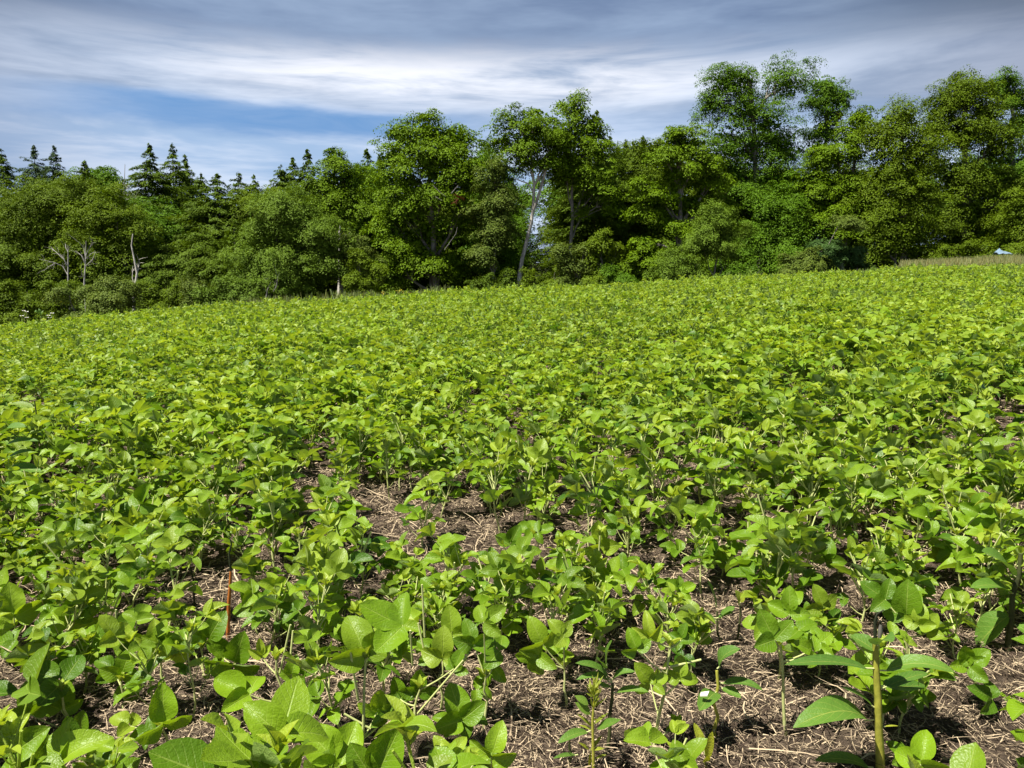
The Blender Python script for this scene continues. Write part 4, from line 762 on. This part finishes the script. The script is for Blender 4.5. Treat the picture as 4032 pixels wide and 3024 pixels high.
# ---- bushes at the wood edge
for X, Y, rw, rh, D, kind, lb in ((250, 625, 60, 28, 40, 'shrub', 'yellow-tinged bush in front of the pale broken trunk'), (190, 660, 60, 28, 38, 'shrub', 'dark green bush at the field edge below the grey dead trees'), (30, 655, 50, 40, 40, 'olive', 'tall leafy bush at the left edge behind the daisies'), (110, 645, 50, 45, 44, 'olive', 'olive bush behind the maize stalk'),
                                 (435, 625, 42, 30, 42, 'shrub', 'yellow-green bush midway along the left wood edge'), (520, 630, 48, 26, 40, 'willow', 'grey-green bush at the left foot of the poplar'), (345, 640, 45, 30, 44, 'olive', 'dark bush right of the pale broken trunk'), (470, 645, 40, 20, 40, 'willow', 'low bush hugging the field edge left of the poplar'),
                                 (785, 585, 40, 45, 44, 'olive', 'feathery pyramid bush left of the big maple base'), (1075, 605, 40, 26, 46, 'hemlock', 'dark low bush left of the pale trunk foot'), (1170, 600, 45, 24, 46, 'olive', 'brownish brush between the pale trunk and the second maple'),
                                 (1235, 570, 40, 40, 45, 'shrub', 'leafy sapling covering the foot of the tall centre maple'), (1300, 560, 40, 45, 45, 'olive', 'olive conifer sapling right of the tall centre maple trunk'), (1345, 595, 38, 22, 44, 'ash', 'low fresh green bush near the dark hollow right of centre'), (1590, 590, 40, 24, 47, 'ash', 'shaded bush right of the grey-olive willow-like bush'), (2090, 550, 60, 20, 50, 'olive', 'low bush before the grassy bank at right'), (2180, 545, 40, 20, 54, 'ash', 'dark bush beside the pale blue sheet')):
    BT('bush', lb, kind, D, [(X + rw * random.uniform(-.9, .9), Y + rh * random.uniform(-.9, .7), rw * random.uniform(.18, .42), rh * random.uniform(.25, .6)) for _ in range(8)] + [(X, Y + rh * .9, rw * .8, rh * .6)], tr=.04, leaf=.12, spray=.42, flat=.7, group='bushes along the wood edge', cat='bush', limbs=3, dens=.9)
# ---- more wood behind, so that its depth is dark and full: copies of the trees above, each its own object
src = [o for o in list(COL.objects) if o.parent is None and o.get('category') == 'tree']
kids = {}
for o in COL.objects:
    if o.parent is not None: kids.setdefault(o.parent.name, []).append(o)
low = [o for o in src if o.get('label', '').startswith(('large olive', 'dark dense', 'dark broadleaf', 'olive bushy', 'shaggy conifer', 'broad olive conifer'))]
fill = [(x, y) for x in range(-44, 50, 5) for y in (63, 70)] + [(-4, 58), (0, 57), (4, 58), (8, 60), (-8, 60)]
for n_, (fx, fy) in enumerate(fill):
    x = fx + random.uniform(-1.5, 1.5); y = fy + random.uniform(-2, 2); o = low[n_ % len(low)]; c = o.copy(); COL.objects.link(c)
    X_, _ = project(np.array([x, y, 3.])); X_ = float(X_) / S
    hmax = (652 - np.interp(X_, [0, 250, 600, 700, 900, 1050, 1200, 1350, 1500, 1750, 1900, 2200], [400, 405, 405, 385, 380, 425, 330, 380, 330, 360, 350, 320])) * pxw(y)
    ob = [k_ for k_ in kids[o.name] if k_.name.startswith('crown')][0]; top = max(v.co.z for v in list(ob.data.vertices)[::40]); sc = max(.5, min(1.3, (hmax + CAMZ - float(zg(x, y))) / top))
    c.location = (x, y, float(zg(x, y)) - .2); c.rotation_euler[2] = random.uniform(0, 6.28); c.scale = (sc * 1.1, sc * 1.1, sc)
    c['label'] = 'shaded tree deep in the dark wood behind the front trees'; c['group'] = 'shaded trees deep in the wood'
    for ch in kids[o.name]: d = ch.copy(); COL.objects.link(d); d.parent = c

# ------------------------------------------------------------------ long grass and weeds beyond the crop
def grass(n, ulo, uhi, dlo, dhi, h0, h1, w, seedy):
    u_ = rng.uniform(ulo, uhi, n); dd = rng.uniform(dlo, dhi, n); Dc_ = np.interp(u_, [-.7, 0, .7], [19., 24., 30.]); y = Dc_ + dd; x = u_ * y; z_ = zg(x, y)
    h = rng.uniform(h0, h1, n) * (.75 + .35 * np.sin(x * 1.3 + 2 * np.sin(y)) ** 2); a = rng.uniform(0, 6.28, n); le = rng.normal(0, .16, (n, 2)) * h[:, None]
    sdv = np.stack([np.cos(a), np.sin(a), 0 * a], -1) * w * rng.uniform(.6, 1.3, n)[:, None]; B_ = np.stack([x, y, z_ - .02], -1)
    M_ = B_ + np.concatenate([le * .35, (h * .55)[:, None]], 1); T_ = B_ + np.concatenate([le, h[:, None]], 1)
    V = np.stack([B_ - sdv, B_ + sdv, M_ + sdv * .8, M_ - sdv * .8, T_ + sdv * .3, T_ - sdv * .3], 1)
    Q = (np.arange(n) * 6)[:, None, None] + np.array([[0, 1, 2, 3], [3, 2, 4, 5]])[None]
    yg = np.clip(rng.normal(seedy, .25, n), 0, 1); return V, Q.reshape(-1, 4), np.repeat(rng.uniform(0, 1, n), 2), np.repeat(yg, 2)
g = G()
for a_ in ((34000, .50, .85, .2, 17, .30, .62, .012, .62), (5000, .16, .50, .2, 4, .2, .42, .012, .2), (9000, -.36, -.08, .1, 5, .35, .62, .014, .12), (3500, -.08, .2, .1, 3, .25, .42, .014, .25), (5000, -.75, -.36, .2, 4, .25, .45, .014, .1)):
    V, Q, T, Yg = grass(*a_); g.add(V, Q, None, T, Yg)
tag(g.build('long_grass', M_GRASS, None, False), 'tan and green long grass on the bank between crop and wood', 'grass', kind='stuff')
M_PETAL = plain_mat('petal', (.75, .75, .78), (.85, .85, .86), 50, .6, .001); M_YEL = plain_mat('yellow_flower', (.65, .45, .03), (.75, .6, .05), 50, .6, .001)
def daisy(X, Y, D, label):
    c = at(X, Y, D); B = np.array([c[0], D, float(zg(c[0], D))]); r = thing('daisy', B, label, 'wildflower', 'white wildflowers'); h = c - B
    g = G(); tube(g, curve((0, 0, -.02), h, 4, 0, .01), .005, 4, .5); g.build('stem', M_STEM, r)
    g = G()
    for i in range(9):
        a = i * .698; d = np.array([math.cos(a), math.sin(a) * .8, .25]); blade(g, h, h + d * .055, .024, 0, nv=2, nu=2, facing=(0, -.5, 1)); 
    g.build('petals', M_PETAL, r, False)
    g = G(); tube(g, [h + [0, 0, -.004], h + [0, 0, .014]], [.016, .010], 6, .6); g.build('flower_centre', M_YEL, r)
for q, (X, Y) in enumerate(((94, 1224), (105, 1228), (86, 1244), (106, 1251), (205, 1234), (191, 1243), (196, 1251))):
    daisy(X, Y, 20.4, ['highest white daisy of the left clump at the crop edge', 'white daisy right of the highest one, left clump', 'leftmost white daisy at the crop edge', 'lowest white daisy of the left clump', 'topmost white daisy of the right clump beside the maize stalk', 'middle white daisy of the right clump beside the maize stalk', 'lowest white daisy of the right clump beside the maize stalk'][q])
# maize stalk among the daisies
c = at(160, 1262, 20.3); B = np.array([c[0], 20.3, float(zg(c[0], 20.3))]); r = thing('maize_plant', B, 'single small maize plant standing among white daisies, far left', 'maize plant')
pm_ = lambda x, y: at(x, y, 20.3) - B
g = G(); tube(g, [(0, 0, 0), pm_(163, 1250), pm_(160, 1225)], [.015, .012, .006], 6, .5); g.build('stem', M_MSTEM, r)
for x0, y0, x1, y1, ar in ((161, 1240, 136, 1234, .14), (161, 1232, 152, 1215, .02), (162, 1245, 172, 1222, .05), (160, 1255, 170, 1248, .05)):
    g = G(); blade(g, pm_(x0, y0), pm_(x1, y1), .06, ar, shape='lance', facing=(.2, -.8, .6)); g.build('leaf', M_MILK, r)
def field_weed(X, Ytop, D, h, label, yellow=False, kind='shrub'):
    c = at(X, Ytop, D); B = np.array([c[0], D, float(zg(c[0], D))]); r = thing('tall_weed', B, label, 'weed', 'weeds standing above the crop edge'); T = c - B
    g = G(); tube(g, curve((0, 0, 0), T, 5, 0, .01), np.linspace(.012, .005, 5), 4, .6); g.build('stem', M_STEM, r)
    for i in range(16):
        t = .3 + .7 * i / 15; a = i * 2.4; g = G() if i == 0 else g; c_ = T * t; l = h * (.42 - .25 * t)
        blade(g, c_, c_ + np.array([math.cos(a), math.sin(a), .6]) * l, l * .35, .02, nv=3, nu=2, shape='lance', young=.2)
    g.build('foliage', M_MILK, r)
    if yellow:
        g = G(); spray_crown(g, [(T[0], T[1], T[2] - .03, .07, .07, .05)], None, .03, .6, .08, .6, nperspray=7); g.build('flowers', M_YEL, r, False)
for a_ in ((1508, 1146, 26, .5, 'yellow-flowered weed, leftmost of three at the crop edge', True), (1575, 1144, 26.5, .5, 'rusty yellow-flowered weed, middle of three at the crop edge', True), (1604, 1150, 26, .4, 'yellow-flowered weed, rightmost of three at the crop edge', True), (1708, 1134, 25, .5, 'single upright green weed against the black wood base'),
           (2030, 1122, 24.6, .4, 'pale-leaved weed above the crest near the pale trunk'), (2055, 1116, 24.8, .4, 'taller pale weed beside its twin near the pale trunk'), (2715, 1088, 26, .4, 'thin weed above the crest, left of the bright seedling clump'), (2910, 1076, 26.5, .45, 'small weed left of the bright seedling clump'), (2955, 1066, 26.5, .6, 'bright yellow-green seedling clump poking above the crest'), (1160, 1190, 24.5, .3, 'small pale weed where the grass begins, left of centre')):
    field_weed(*a_)
# pale blue sheet at the wood edge
c = at(3950, 985, 47); g = G()
n_ = 9; i, j = np.meshgrid(np.arange(n_), np.arange(n_), indexing='ij'); uu, vv = i / (n_ - 1) - .5, j / (n_ - 1) - .5
zz = .55 * np.exp(-((uu + .25) ** 2 + vv ** 2) * 14) + .28 * np.exp(-((uu - .25) ** 2 + (vv - .1) ** 2) * 16) + .05 * np.sin(uu * 17) * np.cos(vv * 13)
V = np.stack([uu * .95, vv * .8, zz * .6 - .06], -1).reshape(-1, 3); ii, jj = np.meshgrid(np.arange(n_ - 1), np.arange(n_ - 1), indexing='ij')
Qs = np.stack([ii * n_ + jj, (ii + 1) * n_ + jj, (ii + 1) * n_ + jj + 1, ii * n_ + jj + 1], -1); g.add(V, Qs, None, .5); g.add(V - [0, 0, .02], Qs[..., ::-1], None, .5)
o = g.build('tarpaulin', plain_mat('blue_white_sheet', (.12, .19, .27), (.22, .30, .38), 3, .5, .02)); o.location = (c[0], 47, c[2] - .18); tag(o, 'crumpled pale blue sheet lying at the wood edge, far right', 'tarpaulin')
